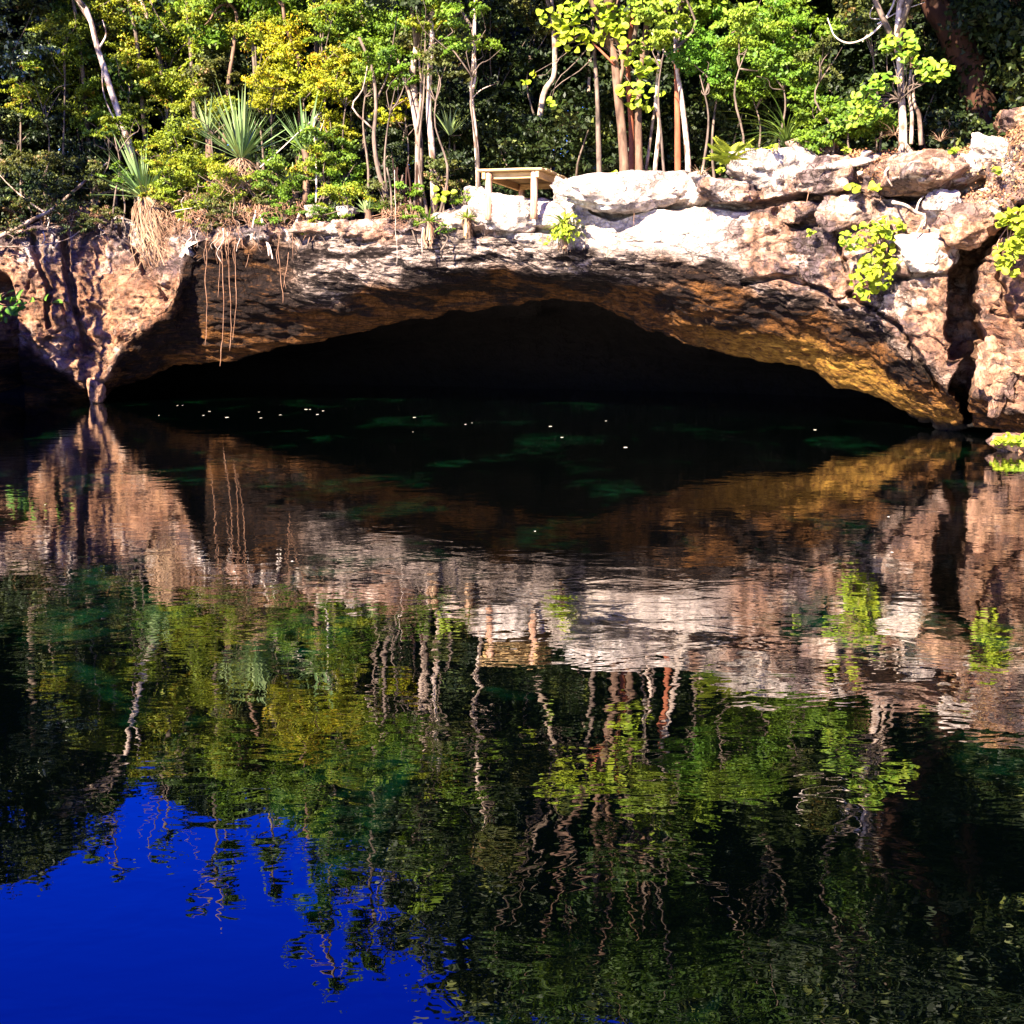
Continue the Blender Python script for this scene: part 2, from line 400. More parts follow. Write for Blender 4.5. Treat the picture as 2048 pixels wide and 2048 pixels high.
ctrl.append(rowP(F0+0.82*(C0-F0), D0+gap*0.72))
pc = rowP(C0, D0+gap); ctrl.append(pc)
def inner(d, z):
    q = pc.copy(); s = (D0+gap+d)/(D0+gap); q[:, 0] *= s; q[:, 1] *= s; q[:, 2] = z; return q
zc = pc[:, 2]
ctrl.append(inner(0.8, zc+0.12+0.25*np.clip(zc, 0, 2))); ctrl.append(inner(4, zc*0.95+0.35)); ctrl.append(inner(8.0, np.maximum(zc*0.6, 0.2))); ctrl.append(inner(9.5, np.full_like(zc, -2.0)))
ctrl = np.array(ctrl)                                   # controls x columns x 3
seg = [5, 6, 8, 22, 50, 46, 26, 46, 44, 26, 14, 10, 8, 6]
rows = []; sv = []
e = np.concatenate([2*ctrl[:1]-ctrl[1:2], ctrl, 2*ctrl[-1:]-ctrl[-2:-1]])
for i, ns in enumerate(seg):
    p0, p1, p2, p3 = e[i:i+4]
    for f in np.linspace(0, 1, ns, endpoint=False):
        cr = 0.5*((2*p1)+(-p0+p2)*f+(2*p0-5*p1+4*p2-p3)*f*f+(-p0+3*p1-3*p2+p3)*f**3)
        li = p1+(p2-p1)*f
        rows.append(0.55*cr+0.45*li); sv.append(i+f)
rows.append(ctrl[-1]); sv.append(len(seg))
G = np.array(rows); sv = np.array(sv)                    # rows x cols x 3
nr, nc = G.shape[:2]
def normals(G):
    a = np.gradient(G, axis=0); b = np.gradient(G, axis=1)
    n = np.cross(b, a); n /= np.linalg.norm(n, axis=-1)[..., None]+1e-9
    return n
nrm = normals(G)
# orient outward: on the face rows the normal must look towards the camera (-Y)
if nrm[(np.abs(sv-5.2)).argmin(), nc//2, 1] > 0: nrm = -nrm
S = sv[:, None]*np.ones((1, nc)); U = uu[None, :]*np.ones((nr, 1))
facew = sstep(3.2, 4.2, S)*(1-sstep(6.6, 7.3, S))        # the standing face
ceilw = sstep(6.8, 7.3, S)*(1-sstep(10.1, 10.8, S))      # the ceiling under it
topw = 1-sstep(3.0, 3.8, S)
innw = sstep(10.0, 10.5, S)
# photo rows of the un-displaced sheet, for the features that belong to one place
def project(G):
    x, y, z = G[..., 0], G[..., 1], G[..., 2]-HCAM
    dep = y*math.cos(PITCH)-z*math.sin(PITCH); up = y*math.sin(PITCH)+z*math.cos(PITCH)
    return 1024+FPX*x/dep, 1024-FPX*up/dep
PU, PV = project(G)
f1, f2, cid = worley(G*np.array([0.75, 0.75, 1.15])+fbm(G*0.9, 3, 3)[..., None]*0.35, 4)
crack = np.clip(1-(f2-f1)/0.10, 0, 1)
g1, g2, cid2 = worley(G*np.array([2.0, 2.0, 3.2])+fbm(G*2.0, 8, 2)[..., None]*0.3, 14)
crack2 = np.clip(1-(g2-g1)/0.12, 0, 1)
strata = vnoise(np.stack([G[..., 0]*0.35, G[..., 1]*0.35, G[..., 2]*2.4+0.5*vnoise(G*0.5, 2)], -1), 31)
strata2 = vnoise(np.stack([G[..., 0]*0.8, G[..., 1]*0.8, G[..., 2]*6.5], -1), 37)
left = 1-sstep(300, 420, U); right = sstep(1380, 1700, U)
blocky = 0.35+0.65*np.maximum(right, 0.55*left)
smf = 1-0.6*sstep(1000, 1100, U)*(1-sstep(1480, 1600, U))          # the smoother white middle of the face
d = np.zeros((nr, nc))
def ridged(p, sd, o=5):
    r = 0; am = 1; t = 0
    for k in range(o):
        r = r+am*(1-np.abs(vnoise(p*2.05**k+9.1*k, sd+k))*2); t += am; am *= 0.55
    return r/t
lay = G[..., 2]*1.9+1.1*fbm(G*np.array([0.45, 0.45, 0.3]), 33, 3)+0.15*fbm(G*2.5, 34, 2)
saw = (lay-np.floor(lay))-0.5; lrand = _hash(np.floor(lay).astype(np.int64), (G[..., 0]*0.45+fbm(G, 35, 2)).astype(np.int64), np.zeros_like(lay, dtype=np.int64), 3)
lmask = sstep(-0.25, 0.35, fbm(G*0.6, 36, 3)+0.5*right)
thin = np.clip(1-(f2-f1)/0.05, 0, 1)*sstep(0.0, 0.4, fbm(G*0.8, 38, 3))
d += facew*smf*(0.22*fbm(G*0.55, 1, 4)+0.17*ridged(G*0.9, 101)-0.10+lmask*(0.16*saw+0.16*(lrand-0.5))*(0.35+0.65*blocky)+blocky*(0.20*(cid-0.5)-0.22*thin+0.08*(cid2-0.5))+0.10*ridged(G*np.array([2.6, 2.6, 3.6]), 111)-0.04+0.07*fbm(G*7, 6, 4)+0.05*ridged(G*np.array([6, 6, 7.5]), 121, 3)+0.03*strata2)
ridg = 1-np.abs(fbm(np.stack([G[..., 0]*0.8, G[..., 1]*1.8, G[..., 2]*3.0], -1), 21, 4))*2.2
d += ceilw*(1-0.6*sstep(1330, 1560, U)*sstep(8.2, 8.8, S)*(1-sstep(1800, 1900, U)))*(0.22*fbm(G*np.array([0.5, 0.9, 0.9]), 12, 4)+0.08*ridg+0.07*fbm(np.stack([G[..., 0]*1.6, G[..., 1]*6, G[..., 2]*9], -1), 22, 4)+0.05*(cid2-0.5)*right)
d += topw*(0.14*fbm(G*0.9, 41, 4)+0.06*fbm(G*3, 42, 3))
d += innw*0.45*fbm(G*0.6, 51, 3)
# left buttress: knobbly drip rock
lb = left*facew*sstep(560, 700, PV)
d += lb*(0.16*np.abs(fbm(G*np.array([1.8, 1.8, 1.0]), 61, 4))*1.5-0.06)
G2 = G+nrm*d[..., None]
# ledge cracks and undercuts; two steep left grooves put shadow stripes into the shape
def polydist(pl):
    best = np.full((nr, nc), 1e9)
    wu = PU+7*vnoise(G*2.2, 141); wv = PV+6*vnoise(G*2.2, 142)
    for (x0, y0), (x1, y1) in zip(pl[:-1], pl[1:]):
        dx, dy = x1-x0, y1-y0; t = np.clip(((wu-x0)*dx+(wv-y0)*dy)/(dx*dx+dy*dy), 0, 1)
        best = np.minimum(best, np.hypot(wu-x0-t*dx, wv-y0-t*dy))
    return best
groove = np.zeros((nr, nc))
for pl, hw_, dp in [([(1180, 416), (1230, 430), (1290, 418), (1350, 407), (1385, 402)], 9, .5), ([(1400, 402), (1450, 409), (1500, 413), (1560, 406), (1620, 396), (1720, 392)], 9, .5), ([(1672, 398), (1668, 440), (1672, 500), (1690, 540)], 4, .3),
                    ([(1780, 553), (1850, 553), (1905, 546)], 5, .35), ([(950, 462), (1040, 458), (1110, 458)], 8, .45), ([(1555, 425), (1600, 446), (1650, 442), (1660, 415)], 13, .45), ([(1822, 470), (1836, 520), (1830, 552)], 4, .3), ([(1780, 388), (1850, 398), (1920, 388), (1965, 362)], 11, .55),
                    ([(1700, 585), (1790, 650), (1850, 720), (1890, 775)], 6, .4), ([(60, 470), (95, 560), (100, 650)], 7, .35), ([(125, 470), (150, 600), (172, 700)], 8, .4), ([(240, 440), (285, 540), (330, 590)], 9, .35),  # the two steep grooves at far left are carved as tree shadow stripes
                    ([(1490, 562), (1560, 552), (1640, 577), (1690, 615)], 7, .35), ([(1760, 470), (1800, 480), (1822, 500)], 5, .3), ([(2000, 470), (1990, 560), (2020, 650), (2048, 690)], 6, .3), ([(1900, 430), (1960, 440), (1990, 420)], 7, .35), ([(1980, 620), (2030, 640), (2048, 640)], 6, .3)]:
    groove = np.maximum(groove, dp*np.clip(1.2-polydist(pl)/hw_, 0, 1)**0.7)
groove *= sstep(3.3, 3.9, S)*(1-sstep(7.6, 8.2, S))
G2[..., 1] += groove; G2[..., 0] += groove*(G2[..., 0]/G2[..., 1])
# the fissure near the right edge (joins a dark diagonal gap higher up)
vc = np.array([400, 440, 490, 540, 600, 700, 800, 900]); uc = np.array([2050, 2010, 1955, 1926, 1924, 1932, 1936, 1938]); hw = np.array([16, 22, 25, 27, 29, 31, 13, 5])
cu = np.interp(PV, vc, uc); cw = np.interp(PV, vc, hw)
cw = cw*(1+0.25*vnoise(np.stack([PV*0.03, PV*0, PV*0], -1), 77))
fis = np.clip(1.25-np.abs(PU-cu)/cw, 0, 1); fis = np.clip(fis*2.6, 0, 1)*sstep(395, 450, PV)*sstep(3.6, 4.2, S)*(1-sstep(9.6, 10.4, S))
G2[..., 1] += fis*2.4; G2[..., 0] += fis*2.4*(G2[..., 0]/G2[..., 1])
# dark hollow at the left edge
hol = (1-sstep(6, 42, PU+0.10*(700-PV)))*sstep(530, 580, PV)*sstep(4, 5, S)*(1-sstep(9.6, 10.4, S))
G2[..., 1] += hol*1.6
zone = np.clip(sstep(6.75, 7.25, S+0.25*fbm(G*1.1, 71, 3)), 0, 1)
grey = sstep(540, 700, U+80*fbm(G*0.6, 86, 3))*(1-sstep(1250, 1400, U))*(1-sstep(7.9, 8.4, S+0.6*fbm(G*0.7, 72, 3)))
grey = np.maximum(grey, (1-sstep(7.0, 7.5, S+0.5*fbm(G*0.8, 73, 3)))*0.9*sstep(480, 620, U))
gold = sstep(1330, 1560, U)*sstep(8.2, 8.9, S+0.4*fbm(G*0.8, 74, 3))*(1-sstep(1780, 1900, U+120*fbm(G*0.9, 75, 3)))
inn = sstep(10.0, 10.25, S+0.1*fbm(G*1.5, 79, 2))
dark_patch = np.zeros((nr, nc)); wq = 26*fbm(G*1.1, 85, 4)[..., None]*np.array([1.6, 0.7])  # darker ellipses with noise-warped outlines on the ceiling
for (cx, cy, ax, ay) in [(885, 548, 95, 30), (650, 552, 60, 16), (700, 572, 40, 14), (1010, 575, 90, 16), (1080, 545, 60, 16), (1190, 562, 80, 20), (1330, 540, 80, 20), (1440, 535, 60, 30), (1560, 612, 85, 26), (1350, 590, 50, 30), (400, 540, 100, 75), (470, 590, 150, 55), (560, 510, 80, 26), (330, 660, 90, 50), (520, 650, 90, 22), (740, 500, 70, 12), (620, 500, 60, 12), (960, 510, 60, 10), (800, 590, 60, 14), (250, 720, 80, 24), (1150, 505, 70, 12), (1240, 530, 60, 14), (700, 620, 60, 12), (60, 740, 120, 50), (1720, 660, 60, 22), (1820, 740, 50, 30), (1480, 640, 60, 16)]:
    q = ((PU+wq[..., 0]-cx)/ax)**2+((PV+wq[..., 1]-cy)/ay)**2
    dark_patch = np.maximum(dark_patch, 1-sstep(0.65, 1.15, q))
dark_patch *= sstep(6.7, 7.1, S)*(1-innw)
weath = np.clip(np.maximum(np.maximum(1-sstep(880, 1060, U+90*fbm(G*0.7, 81, 3)), sstep(1390, 1560, U+110*fbm(G*0.7, 82, 3))), 0.30), 0, 1)
warm = np.clip(left*facew*sstep(470, 600, PV+60*fbm(G*1.2, 76, 3))*0.9+sstep(1740, 1940, U+60*fbm(G, 87, 3))*facew*sstep(330, 560, PV+80*fbm(G, 78, 3))*0.8, 0, 1)
idx = np.arange(nr*nc).reshape(nr, nc)
Fq = np.stack([idx[:-1, :-1], idx[:-1, 1:], idx[1:, 1:], idx[1:, :-1]], -1).reshape(-1, 4)
cliff = link('cliff', mesh('cliff', G2.reshape(-1, 3), Fq, M_ROCK, {'zone': zone, 'grey': grey*zone, 'gold': gold*zone, 'inner': inn, 'warm': warm, 'weath': weath, 'dark_patch': dark_patch}, smooth=False))
tag(cliff, kind='structure')

# forest floor behind the rim
gu = np.linspace(-1500, 3600, 160); gd = np.array([0.9, 1.6, 2.5, 4, 6, 9, 13, 18, 26, 40, 70, 140])
gp = np.array([[tuple(rim_point(u, b)) for u in gu] for b in gd])
gp[..., 2] += 0.10*fbm(gp*0.5, 90, 3)-0.18
gi = np.arange(gp.shape[0]*gp.shape[1]).reshape(gp.shape[:2])
ground = link('forest_floor', mesh('forest_floor', gp.reshape(-1, 3), np.stack([gi[:-1, :-1], gi[:-1, 1:], gi[1:, 1:], gi[1:, :-1]], -1).reshape(-1, 4), M_GROUND, smooth=True))
tag(ground, kind='structure')

# ------------------------------------------------------------------ water
m, nt, nn, ll = newmat('dark_clear_water'); W = N(nt)
g = W.add('ShaderNodeNewGeometry').outputs['Position']
a = W.noise(W.map(g, (1.0, 1.35, 1)), 1.9, 3, 0.5, 0.5)
b_ = W.noise(W.map(g, (0.8, 1.5, 1), loc=(5, 2, 0)), 6.5, 2, 0.5, 0.3)
calm = W.rng(W.noise(g, 0.16, 2, 0.5), 0.35, 0.65, 0.45, 1.0)
hh = W.math('MULTIPLY', W.math('ADD', W.math('MULTIPLY', a, 1.0), W.math('MULTIPLY', b_, 0.16)), calm)
nrmw = W.bump(hh, 1.0, 0.0044)
alg = W.noise(W.map(g, (0.5, 0.35, 1)), 1.1, 5, 0.6, 0.8)
colw = W.mix(W.math('MULTIPLY', W.rng(alg, 0.55, 0.66), W.rng(W.noise(g, 4.0, 5, 0.7, 0.6), 0.42, 0.58)), (0.00012, 0.0004, 0.00035), (0.001, 0.013, 0.004))
b = W.out(colw, 0.0, nrmw, 0.5); b.inputs['IOR'].default_value = 2.0
M_WATER = m
ws = 40
wx = np.linspace(-60, 60, 25); wy = np.linspace(-30, 50, 25)
WX, WY = np.meshgrid(wx, wy)
wi = np.arange(625).reshape(25, 25)
water = link('water', mesh('water', np.stack([WX.ravel(), WY.ravel(), 0*WX.ravel()], -1), np.stack([wi[:-1, :-1], wi[:-1, 1:], wi[1:, 1:], wi[1:, :-1]], -1).reshape(-1, 4), M_WATER))
tag(water, kind='structure')

# ------------------------------------------------------------------ boulders and stones
def ico(sub):
    import bmesh
    bm = bmesh.new(); bmesh.ops.create_icosphere(bm, subdivisions=sub, radius=1)
    V = np.array([v.co[:] for v in bm.verts]); F = np.array([[v.index for v in f.verts] for f in bm.faces]); bm.free()
    return V, F
ICO4, ICO3, ICO2 = ico(5), ico(4), ico(2)
def rockmesh(name, size, seed, mat, base=ICO4, planes=24, rough=0.075):
    r = np.random.default_rng(seed); V, F = base
    n = r.normal(size=(planes, 3)); n /= np.linalg.norm(n, axis=1)[:, None]
    n = np.vstack([n, [[0, 0, 1], [0, 0, -1], [0.1, -1, 0.1]]])
    dd = np.concatenate([r.uniform(0.62, 1.0, planes), [0.72, 0.75, 0.8]])
    k = V@n.T; rad = np.where(k > 0.05, dd/np.maximum(k, 0.05), 9)
    q = np.sort(rad, axis=1); rr = -np.log(np.exp(-q[:, :4]*45).sum(1))/45     # soft minimum: worn edges
    X = V*rr[:, None]*np.array(size)
    s = max(size)
    w1, w2, c = worley(X*2.2/s+seed, seed)
    X = X*(1+(rough*2*fbm(X*1.6/s+seed*3.1, seed, 3)+rough*1.3*fbm(X*6/s+seed, seed+3, 4)+rough*0.9*(1-2*np.abs(vnoise(X*np.array([3.5, 3.5, 7])/s+seed, seed+9)))-0.06*np.clip(1-(w2-w1)/0.08, 0, 1)+0.10*(c-0.5)+0.05*(((X[:, 2]/size[2]*2.2+fbm(X*1.5/s+seed, seed+5, 2)) % 1.0)-0.5))[:, None])
    return mesh(name, X, F, mat, smooth=False)
def boulder(u, v, w, h, dY, label, seed, mat=None, depth=None, name='boulder', group=None, tilt=0.0, yaw=0.0, base=ICO4, planes=24, rough=0.075):
    """boulder whose outline is centred on photo pixel (u, v), w x h pixels, dY metres behind the face"""
    Y = float(Dface(u))+dY; p = P(u, v, Y); s = Y/FPX
    sz = (w*s/2*1.12, (depth or w*s*0.8)/2, h*s/2*1.18)
    o = link(name, rockmesh(name, sz, seed, mat or M_BOULDER, base, planes, rough), None, p)
    o.rotation_euler = (0, tilt, yaw)
    return tag(o, label, 'rock', group)
boulder(1015, 428, 150, 74, 0.15, 'long white rounded boulder directly under the wooden table', 3, depth=1.5, tilt=0.03)
boulder(1150, 402, 86, 76, 0.5, 'angular pale rock block leaning at the right end of the table', 11, depth=1.1, tilt=0.25)
boulder(1268, 385, 236, 78, 0.05, 'longest bright white rock slab on the rim below the thin trunks', 21, depth=1.5, tilt=-0.05)
boulder(1395, 378, 70, 70, 0.45, 'small white rock between the longest slab and a dry plant', 24, depth=0.9)
boulder(1447, 380, 108, 50, -0.12, 'flat pale rock with a dark crack beneath, below the fern', 27, M_BOULDER2, depth=1.0)
boulder(1560, 338, 160, 88, 0.55, 'white sunlit rock behind and right of the fern', 31, depth=1.3, tilt=-0.15)
boulder(1655, 350, 130, 76, 0.0, 'grey lichen covered boulder left of the slab with the white tree', 36, M_BOULDER2, depth=1.1)
boulder(1628, 300, 120, 44, 1.2, 'dark grey rock behind the lichen covered boulder', 38, M_BOULDER2, depth=1.0)
boulder(1845, 345, 190, 84, -0.10, 'wide layered rock slab carrying the white trunked tree', 41, M_BOULDER2, depth=1.9, tilt=0.05, rough=0.07)
boulder(1690, 425, 110, 76, -0.02, 'smooth purple grey block above the hanging lime vine', 45, M_BOULDER2, depth=0.8)
boulder(1590, 425, 70, 46, 0.15, 'small brown rock wedged in the crack under the white rocks', 47, M_BOULDER2, depth=0.6)
boulder(1885, 402, 74, 46, -0.20, 'jagged pale rock sticking out below the layered slab', 49, M_BOULDER, depth=0.7)
boulder(1935, 450, 130, 90, -0.10, 'broken brown rock above the dark fissure', 51, M_BOULDER3, depth=0.9, rough=0.08)
boulder(1850, 505, 110, 84, -0.12, 'bright white square block just left of the fissure', 53, M_BOULDER, depth=0.7)
boulder(1990, 305, 110, 60, 0.6, 'pale rock in the leaf litter on the right bank', 55, M_BOULDER, depth=1.0, tilt=0.3)
boulder(2035, 245, 90, 56, 2.2, 'squared stone of the low wall at the top right', 57, M_BOULDER3, depth=1.4)
boulder(1948, 330, 50, 46, 0.25, 'upright white stone wedged beside the layered slab', 59, M_BOULDER, depth=0.6, tilt=0.4)
boulder(955, 395, 66, 44, 0.9, 'grey white rock left of the table legs', 61, M_BOULDER, depth=0.7)
boulder(640, 455, 110, 24, 0.10, 'low pale ledge rock left of the bent trunk', 63, M_BOULDER2, depth=0.8, rough=0.12, tilt=0.03)
boulder(735, 455, 120, 34, 0.12, 'low cream ledge rock below the bent trunk', 65, M_BOULDER2, depth=0.8, rough=0.12, tilt=-0.03)
boulder(690, 424, 40, 26, 0.35, 'small white stone beneath the green shrub', 67, M_BOULDER, base=ICO3)
boulder(632, 424, 46, 30, 0.4, 'small rounded stone left of the small white stone', 69, M_BOULDER, base=ICO3)
boulder(830, 440, 70, 30, 0.45, 'low rock behind the leftmost bromeliad', 72, M_BOULDER2, base=ICO3)
boulder(900, 440, 60, 34, 0.3, 'white rock between the two bromeliads', 74, M_BOULDER, base=ICO3)
rs = np.random.default_rng(5)
for i in range(26):
    u = rs.uniform(1925, 2070); v = rs.uniform(285, 420); s = rs.uniform(12, 34)
    boulder(u, v, s, s*rs.uniform(0.5, 0.9), 0.05+(420-v)/135*0.9, 'small loose stone among the red leaf litter on the right bank', 100+i, [M_BOULDER, M_BOULDER3][i % 2], name='stone', group='loose stones on the right bank', base=ICO3, planes=9, tilt=rs.uniform(-.6, .6), yaw=rs.uniform(0, 3))
for i in range(16):
    u = rs.uniform(1390, 1760); v = float(Rim(u))+rs.uniform(-6, 40); s = rs.uniform(12, 28)
    boulder(u, v, s, s*rs.uniform(0.5, 0.9), rs.uniform(-0.05, 0.4), 'small pale stone lodged between the rim boulders', 140+i, M_BOULDER, name='stone', group='small stones along the rim', base=ICO3, planes=9, tilt=rs.uniform(-.6, .6), yaw=rs.uniform(0, 3))
# nubbly drip stone in the fissure and the rock foot in the water at the right edge
boulder(1985, 735, 70, 130, -0.15, 'knobbly orange drip stone hanging right of the fissure', 81, M_BOULDER3, depth=0.6, name='dripstone', rough=0.13)
boulder(1992, 800, 30, 80, -0.1, 'narrow orange rock pillar standing in the water', 83, M_BOULDER3, depth=0.3, name='rock_pillar', rough=0.10, base=ICO3)
boulder(2025, 888, 96, 44, -1.0, 'low orange rock at the waterline under a yellow green plant', 85, M_BOULDER3, depth=0.8, base=ICO3)
boulder(190, 783, 30, 60, -0.1, 'thin orange rock foot touching the water below the left buttress', 87, M_BOULDER3, depth=0.4, name='rock_foot', rough=0.12, base=ICO3)

# dead leaves lying on the rock
def litter(name, label, n, seed, boxes, size=0.07):
    rg = np.random.default_rng(seed); m_ = np.zeros((nr, nc), bool)
    PU2, PV2 = project(G2)
    for (u0, u1, v0, v1) in boxes: m_ |= (PU2 > u0) & (PU2 < u1) & (PV2 > v0) & (PV2 < v1)
    n2 = normals(G2); n2 = np.where((n2[..., 2:3] < 0) & (S[..., None] < 4.5), -n2, n2)
    m_ &= (S < 6)
    idn = np.flatnonzero(m_.ravel()); w = 0.15+np.clip(n2.reshape(-1, 3)[idn, 2], 0, 1)*(0.4+fbm(G2.reshape(-1, 3)[idn]*1.5, 3, 2)); w = np.clip(w, 0.01, 9); k = rg.choice(idn, n, p=w/w.sum())
    nn_ = n2.reshape(-1, 3)[k]; nn_ = nn_*np.where(nn_[:, 1:2] > 0.2, -1, 1)
    p = G2.reshape(-1, 3)[k]+rg.normal(size=(n, 3))*0.03+nn_*0.02+np.array([0, -0.01, 0.02])
    nn_ = nn_+rg.normal(size=(n, 3))*0.45; nn_ /= np.linalg.norm(nn_, axis=1)[:, None]
    t = rg.normal(size=(n, 3)); t -= nn_*(t*nn_).sum(1)[:, None]; t /= np.linalg.norm(t, axis=1)[:, None]; b = np.cross(nn_, t)
    L = size*rg.uniform(0.5, 1.2, n)[:, None]
    V = np.stack([p-t*L*.5, p+b*L*.25+nn_*L*.12, p+t*L*.5, p-b*L*.25+nn_*L*.12], 1).reshape(-1, 3)
    o = link(name, mesh(name, V, np.arange(4*n).reshape(n, 4), LM['litter'], {'tint': np.repeat(rg.random(n), 4)}))
    tag(o, label, 'dead leaves', kind='stuff')
litter('dead_leaves', 'red brown dead leaves scattered over the right bank and rim', 5200, 91, [(1925, 2100, 240, 430), (1925, 2100, 240, 340), (1390, 1530, 310, 360), (1700, 1950, 270, 360), (330, 620, 400, 440)])

# ------------------------------------------------------------------ the wooden table
TA = math.radians(-17)
tb = P(1030, 395, 26.2); top_z = 4.98
tz = 4.36
table = thing('wooden_table', 'low rough table of round legs and yellow planks on the white rocks', 'table', (0.32, 26.05, tz))
table.rotation_euler = (0, 0, TA)
import bmesh
def part_box(name, sx, sy, sz, loc, mat, parent, bev=0.006, rot=(0, 0, 0)):
    bm = boxv(sx, sy, sz, bev); me = bpy.data.meshes.new(name); bm.to_mesh(me); bm.free(); me.materials.append(mat)
    o = link(name, me, parent, loc); o.rotation_euler = rot; return o
TH = top_z-tz; NP = 9; TW, TL = 1.36, 2.55
for i in range(NP):
    w = TL/NP
    part_box('plank', TW+rs.uniform(-.03, .03), w-0.014, 0.045+rs.uniform(-.004, .008), (rs.uniform(-.015, .015), -TL/2+w*(i+.5), TH-0.02+rs.uniform(-.004, .006)), M_PLANK, table, 0.012, (0, rs.uniform(-.01, .01), rs.uniform(-.008, .008)))
for sx in (-1, 1):
    part_box('beam', 0.07, TL-0.10, 0.13, (sx*(TW/2-0.13), 0.0, TH-0.115), M_BEAM, table)
for sy in (-1, 1):
    part_box('crossbeam', TW-0.42, 0.06, 0.12, (0, sy*(TL/2-0.22), TH-0.118), M_BEAM, table)
for sx in (-1, 1):
    for sy in (-1, 1):
        pts = spline([(0, 0, -0.35), (0.006*sx, 0.004, 0.1), (0, 0, TH-0.05)], 8)
        V, F = tube(pts, np.linspace(0.078, 0.066, 8), 14, 3, 0.06)
        link('leg', mesh('leg', V, F, M_POST, smooth=True), table, (sx*(TW/2-0.215), sy*(TL/2-0.13), 0))

# ------------------------------------------------------------------ foliage generators
def leafcloud(rg, clumps, n, size, kind='rhomb', sub=None, droop=0.25, wid=0.5, shell=0.55, var=0.8):
    """n leaf faces spread through ellipsoid clumps (cx,cy,cz,rx,ry,rz); returns V, F, tint"""
    cl = np.asarray(clumps, float)
    w = (cl[:, 3]*cl[:, 4]*cl[:, 5])**0.67; w /= w.sum()
    sub = sub or max(8, n//110)
    ci = rg.choice(len(cl), sub, p=w)
    dv = rg.normal(size=(sub, 3)); dv /= np.linalg.norm(dv, axis=1)[:, None]
    rr = shell+(1-shell)*rg.random(sub)**0.6
    sc_ = cl[ci, :3]+dv*rr[:, None]*cl[ci, 3:]
    sr = (0.13+0.20*rg.random(sub))[:, None]*np.minimum(cl[ci, 3:].mean(1), 1.4)[:, None]+size*0.8
    stint = rg.random(sub)
    k = rg.integers(0, sub, n)
    o = rg.normal(size=(n, 3))*np.array([0.66, 0.66, 0.17])
    slope = rg.normal(size=(sub, 2))*0.35; o[:, 2] += (o[:, :2]*slope[k]).sum(1)
    p = sc_[k]+o*sr[k]
    nrm_ = o*0.35+dv[k]*0.3+np.array([-0.28, -0.45, 0.75])+rg.normal(size=(n, 3))*0.75
    nrm_ /= np.linalg.norm(nrm_, axis=1)[:, None]
    t = rg.normal(size=(n, 3)); t[:, 2] -= droop
    t -= nrm_*(t*nrm_).sum(1)[:, None]; t /= np.linalg.norm(t, axis=1)[:, None]+1e-9
    b = np.cross(nrm_, t)
    L = size*(1-var/2+var*rg.random(n))[:, None]; Wd = L*wid*(0.8+0.4*rg.random(n))[:, None]
    fold = (0.12+0.2*rg.random(n))[:, None]*Wd
    if kind == 'rhomb':
        V = np.stack([p-t*L*0.5, p+b*Wd*0.5+nrm_*fold-t*L*0.06, p+t*L*0.5-nrm_*L*0.08, p-b*Wd*0.5+nrm_*fold-t*L*0.06], 1)
        q = 4
    else:
        an = np.linspace(0, 2*np.pi, 7)[:-1]
        V = np.stack([p+t*L*0.5*math.cos(a)+b*Wd*0.5*math.sin(a)*(1.0+0.12*math.cos(a)) for a in an], 1); q = 6
    V = V.reshape(-1, 3)
    F = np.arange(n*q).reshape(n, q)
    tint = np.clip(0.55*stint[k]+0.55*rg.random(n)-0.05, 0, 1)
    return V, F, np.repeat(tint, q)

def crown_obj(parent, clumps, n, size, mat, seed, kind='rhomb', **kw):
    rg = np.random.default_rng(seed)
    V, F, t = leafcloud(rg, clumps, n, size, kind, **kw)
    o = link('crown', mesh('crown', V, F, mat, {'tint': t}), parent)
    o['kind'] = 'stuff'
    return o

def limb(rg, a, b, r0, r1, bend=0.12, n=9):
    a = np.array(a, float); b = np.array(b, float); L = np.linalg.norm(b-a)
    m1 = a+(b-a)*0.35+rg.normal(size=3)*bend*L*0.6+np.array([0, 0, 0.05*L]); m2 = a+(b-a)*0.7+rg.normal(size=3)*bend*L*0.6
    return tube(spline([a, m1, m2, b], n), np.linspace(r0, r1, n), 6, 1, 0.12)

def twigs(parent, clumps, start, rg, nt_, mat, r=0.012):
    for i in range(nt_):
        c = clumps[rg.integers(len(clumps))]
        e_ = np.array(c[:3])+rg.normal(size=3)*np.array(c[3:])*0.6
        V, F = limb(rg, start, e_, r*(0.8+0.8*rg.random()), r*0.3, 0.18, 8)
        link('branch', mesh('branch', V, F, mat, smooth=True), parent)

